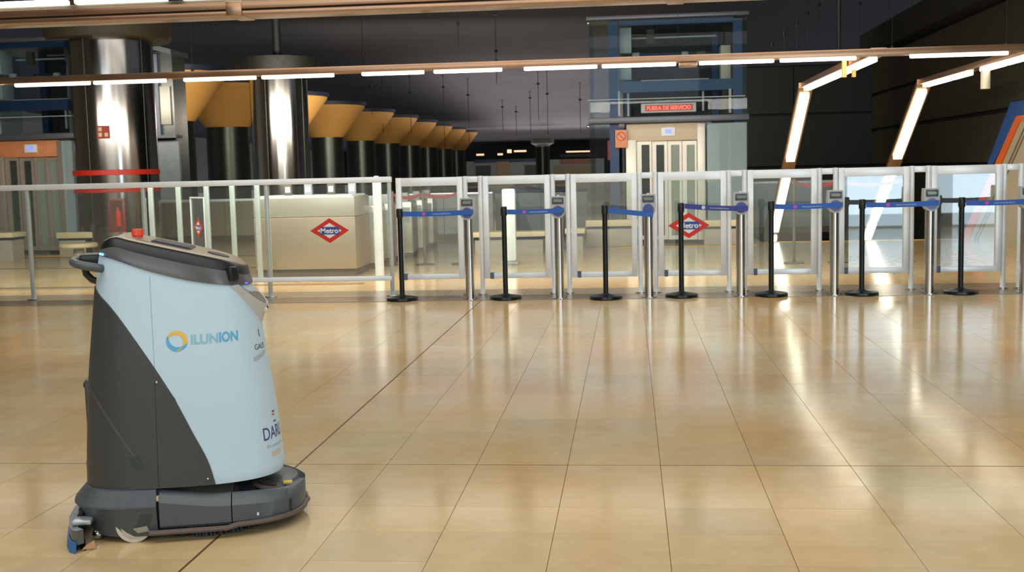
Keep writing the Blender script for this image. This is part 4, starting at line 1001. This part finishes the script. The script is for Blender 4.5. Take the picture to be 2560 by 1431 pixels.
# brush deck and front cover
def dhw(x): 
    if x < .28: return .298
    u = min(1, (x-.28)/.372); return .298*(1-u**2.5)**(1/2.5)
def deck(x0, x1, n, zt_f, side_in=.0, m=M_graph2, name='brush_deck'):
    bm = B(); rings = []
    for i in range(n+1):
        u = i/n; u = sin(u*pi/2) if x1 > .6 else u
        x = x0+(x1-x0)*u; h = max(dhw(x)-side_in, .012); zt2 = zt_f(x); k = min(1, h/.12)
        prof = [(h*.97, .052), (h, .062), (h, zt2-.040), (h-.006*k, zt2-.032), (h-.030*k, zt2-.003), (h-.045*k, zt2+.002), (h-.085*k, zt2-.018*k), (h*.25, zt2-.014*k)]
        rings.append([Vector((x, -a2, b2)) for a2, b2 in prof]+[Vector((x, a2, b2)) for a2, b2 in reversed(prof)])
    loft(bm, rings, closed=True); return obj(name, bm, m, RB, ang=32)
ztd = lambda x: interp([(.1, .196), (.2, .182), (.3, .168), (.38, .166), (.5, .16), (.64, .146)], x)
dk = deck(.100, .370, 14, ztd)
fcv = deck(.374, .650, 26, ztd, name='front_cover')
bm = B(); pts = []
xs_ = [.06+.5*i/12 for i in range(13)]+[.58, .6, .62, .635, .647, .6519]
L_ = [(x, -(dhw(x)+.006), .050-.01*(1 if x < .36 else 0)) for x in xs_]; pts = L_+[(.658, 0, .05)]+[(x, -y, z) for x, y, z in reversed(L_)]
tube(bm, pts, .011, 8); obj('bumper_strip', bm, M_bump, RB)
# front cover fittings
bm = B(); loft(bm, [[Vector((.50+.052*cos(q*pi/14), -.13+.045*sin(q*pi/14), .158-.012*(cos(q*pi/14)) + h)) for q in range(28)] for h in (-.01, .003)]); sk = obj('socket_rim', bm, M_bump, fcv)
bm = B(); loft(bm, [[Vector((.505+.036*cos(q*pi/14), -.132+.03*sin(q*pi/14), .163-.01*cos(q*pi/14) + h)) for q in range(28)] for h in (-.008, .001)]); obj('socket', bm, M_black, fcv)
bm = B(); box(bm, .565, .60, -.10, -.065, .148, .1525); obj('yellow_label', bm, M_yst, fcv)
bm = B(); cyl(bm, (.42, 0, .14), (.42, 0, .21), .05, n=24); box(bm, .44, .47, -.10, -.08, .14, .205); obj('support_column', bm, M_black, RB)
bm = B(); loft(bm, [[Vector((.53+a*cos(q*pi/14), .07+b_*sin(q*pi/14), .14+h)) for q in range(28)] for a, b_, h in ((.10, .15, -.01), (.09, .14, .005), (.05, .09, .016))]); obj('front_hump', bm, M_graph2, fcv)
bm = B(); box(bm, -.0, .6, -.2, .2, .055, .11); obj('underbody', bm, M_black, RB)
bm = B(); p = Vector((.47, -(dhw(.47)+.001), .08)); box(bm, p.x-.004, p.x+.004, p.y, p.y+.003, p.z-.006, p.z+.006); obj('chip_mark', bm, M_white, fcv)
# brush
bm = B()
bc = Vector((.27, -.03, 0))
cyl(bm, bc+Vector((0, 0, .03)), bc+Vector((0, 0, .07)), .215, n=40)
obj('brush_disc', bm, M_black, RB)
bm = B()
for i in range(420):
    q = random.uniform(0, 2*pi); rr = .225-random.random()**2*.07
    p0 = bc+Vector((rr*cos(q), rr*sin(q), .045)); p1 = bc+Vector(((rr+.012)*cos(q+.03), (rr+.012)*sin(q+.03), .001)); cyl(bm, p0, p1, .0042, .0032, n=5)
o = obj('bristles', bm, M_brist, RB); o['kind'] = 'stuff'
# wheels
for s in (-1, 1):
    bm = B(); cyl(bm, (.0, s*.24, .068), (.0, s*.276, .068), .068, n=40); whl = obj('drive_wheel', bm, M_tyre, RB)
    bm = B(); cyl(bm, (0, s*.2765, .068), (0, s*.279, .068), .05, n=32); obj('wheel_rim', bm, mat('rim_grey', (186, 182, 170), .4, noise=.04), whl)
    bm = B(); bmesh.ops.create_uvsphere(bm, u_segments=24, v_segments=14, radius=.021, matrix=Matrix.Translation((-.15, s*.2, .022))); obj('caster', bm, M_steel, RB)
for s in (-1, 1):
    bm = B(); cyl(bm, (.47, s*.1, .03), (.47, s*.13, .03), .03, n=24); obj('front_caster', bm, M_bump, RB)
# squeegee
sqp = [(-.175, -.335), (-.195, -.315), (-.215, -.25), (-.235, -.14), (-.242, 0), (-.235, .14), (-.215, .25), (-.195, .315), (-.175, .335)]
def arc_strip(name, z0, z1, th, m, par, off=0., lean=0.):
    bm = B(); rg = []
    for (x, y) in sqp:
        d_ = Vector((x+.1, y*.25, 0)).normalized()
        rg.append([Vector((x, y, z0))+d_*(off+lean), Vector((x, y, z0))+d_*(off+th+lean), Vector((x, y, z1))+d_*(off+th), Vector((x, y, z1))+d_*off])
    loft(bm, rg); return obj(name, bm, m, par)
sq = arc_strip('squeegee', .03, .085, .03, M_sq, RB)
arc_strip('squeegee_blade', .001, .042, .005, M_sqb, sq, .032, .006)
arc_strip('squeegee_blade', .001, .045, .005, M_black, sq, -.008, 0)
for s_ in (-1, 1):
    bm = B(); box(bm, -.225, -.155, s_*.255-.035, s_*.255+.035, .086, .104, .004); obj('squeegee_bracket', bm, mat('bracket_pale_alu', (176, 190, 194), .3, .6, noise=.03), sq)
bm = B(); cyl(bm, (-.205, -.20, .10), (-.205, -.20, .128), .012, n=16); obj('squeegee_knob', bm, M_black, sq)
bm = B(); poly(bm, [(-.185, -.338, .005), (-.135, -.325, .005), (-.14, -.325, .035), (-.17, -.338, .02)], .004, (0, 1, 0)); obj('squeegee_flap', bm, mat('tan_flap', (198, 160, 118), .5, noise=.05), sq)
# --- prints on the shell: mapped along the surface
def surf_map(th0, z0, off=.0012):
    def fn(tx, ty):
        z = z0+ty; th = th0; step = .002 if tx > 0 else -.002; acc = 0.; p = S(th, z, off)
        n_ = 0
        while acc < abs(tx) and n_ < 4000:
            th2 = th+step*3; p2 = S(th2, z, off); d_ = (p2-p).length
            if acc+d_ > abs(tx): 
                p = p.lerp(p2, (abs(tx)-acc)/max(d_, 1e-9)); break
            acc += d_; th = th2; p = p2; n_ += 1
        return p
    return fn
def th_near(x, z):
    lo, hi = .02, pi-.02
    for _ in range(40):
        mid = (lo+hi)/2
        if ring_xy(mid, z)[0] > x: lo = mid
        else: hi = mid
    return -mid
mp_ = surf_map(th_near(.335, .779), .779)
bm_ = None
lg = textobj('logo_lettering', 'ION', .06, None, M_logob, RB, width=.068, height=.040, bold=.0018, mapping=lambda tx, ty: near_pt(.386+tx, .781+ty, .0012))
textobj('logo_lettering', 'ILUN', .06, None, M_logobp, RB, width=.102, height=.038, bold=.0018, mapping=lambda tx, ty: near_pt(.297+tx, .779+ty, .0012))
def crescent(name, m, a0_, a1_, cxy, flip):
    bm = B(); mp2 = lambda tx, ty: near_pt(.194+tx, .776+ty, .0014); rr = .040; n = 30; v = []
    for i in range(n+1):
        u = i/n; q = a0_+(a1_-a0_)*u; wdt = .0015+.0155*sin(pi*u)**.55
        ro = rr; ri = rr-wdt
        v.append((bm.verts.new(mp2(ro*cos(q), ro*sin(q))), bm.verts.new(mp2(ri*cos(q), ri*sin(q)))))
    for i in range(n): bm.faces.new((v[i][0], v[i+1][0], v[i+1][1], v[i][1]))
    return obj(name, bm, m, RB, smooth=False)
crescent('logo_yellow_arc', M_logoy, R(165), R(-95), 0, 0)
crescent('logo_blue_arc', M_logob, R(150), R(345), 0, 0)
# front decals: start near the silhouette and wrap round the nose
textobj('maker_lettering', 'GAUS', .03, None, M_print, RB, width=.085, height=.022, mapping=surf_map(-.345, .722))
textobj('dealer_lettering', 'DARLI', .05, None, M_printb, RB, width=.16, height=.050, mapping=surf_map(-.33, .372))
textobj('dealer_small_print', 'El espacio', .03, None, M_printp, RB, width=.13, height=.016, mapping=surf_map(-.34, .318))
def strip(name, m, th0, z0, w_, h_, sk=0., x_off=0.):
    f_ = surf_map(th0, z0); bm = B(); n = 8; v = [(bm.verts.new(f_(x_off-w_/2+w_*i/n, -h_/2+sk*(i/n))), bm.verts.new(f_(x_off-w_/2+w_*i/n, h_/2+sk*(i/n)))) for i in range(n+1)]
    for i in range(n): bm.faces.new((v[i][0], v[i+1][0], v[i+1][1], v[i][1]))
    return obj(name, bm, m, RB, smooth=False)
strip('emblem_bar', M_printb, -.30, .452, .022, .007); strip('emblem_bar', M_printr, -.31, .440, .024, .007); strip('emblem_bar', M_printb, -.29, .412, .022, .006)
strip('front_smudge', M_printp, -.38, .675, .10, .016, .02); strip('orange_print', M_smudge, -.36, .285, .07, .02)
strip('maker_emblem', M_print, -.31, .775, .006, .03, 0);
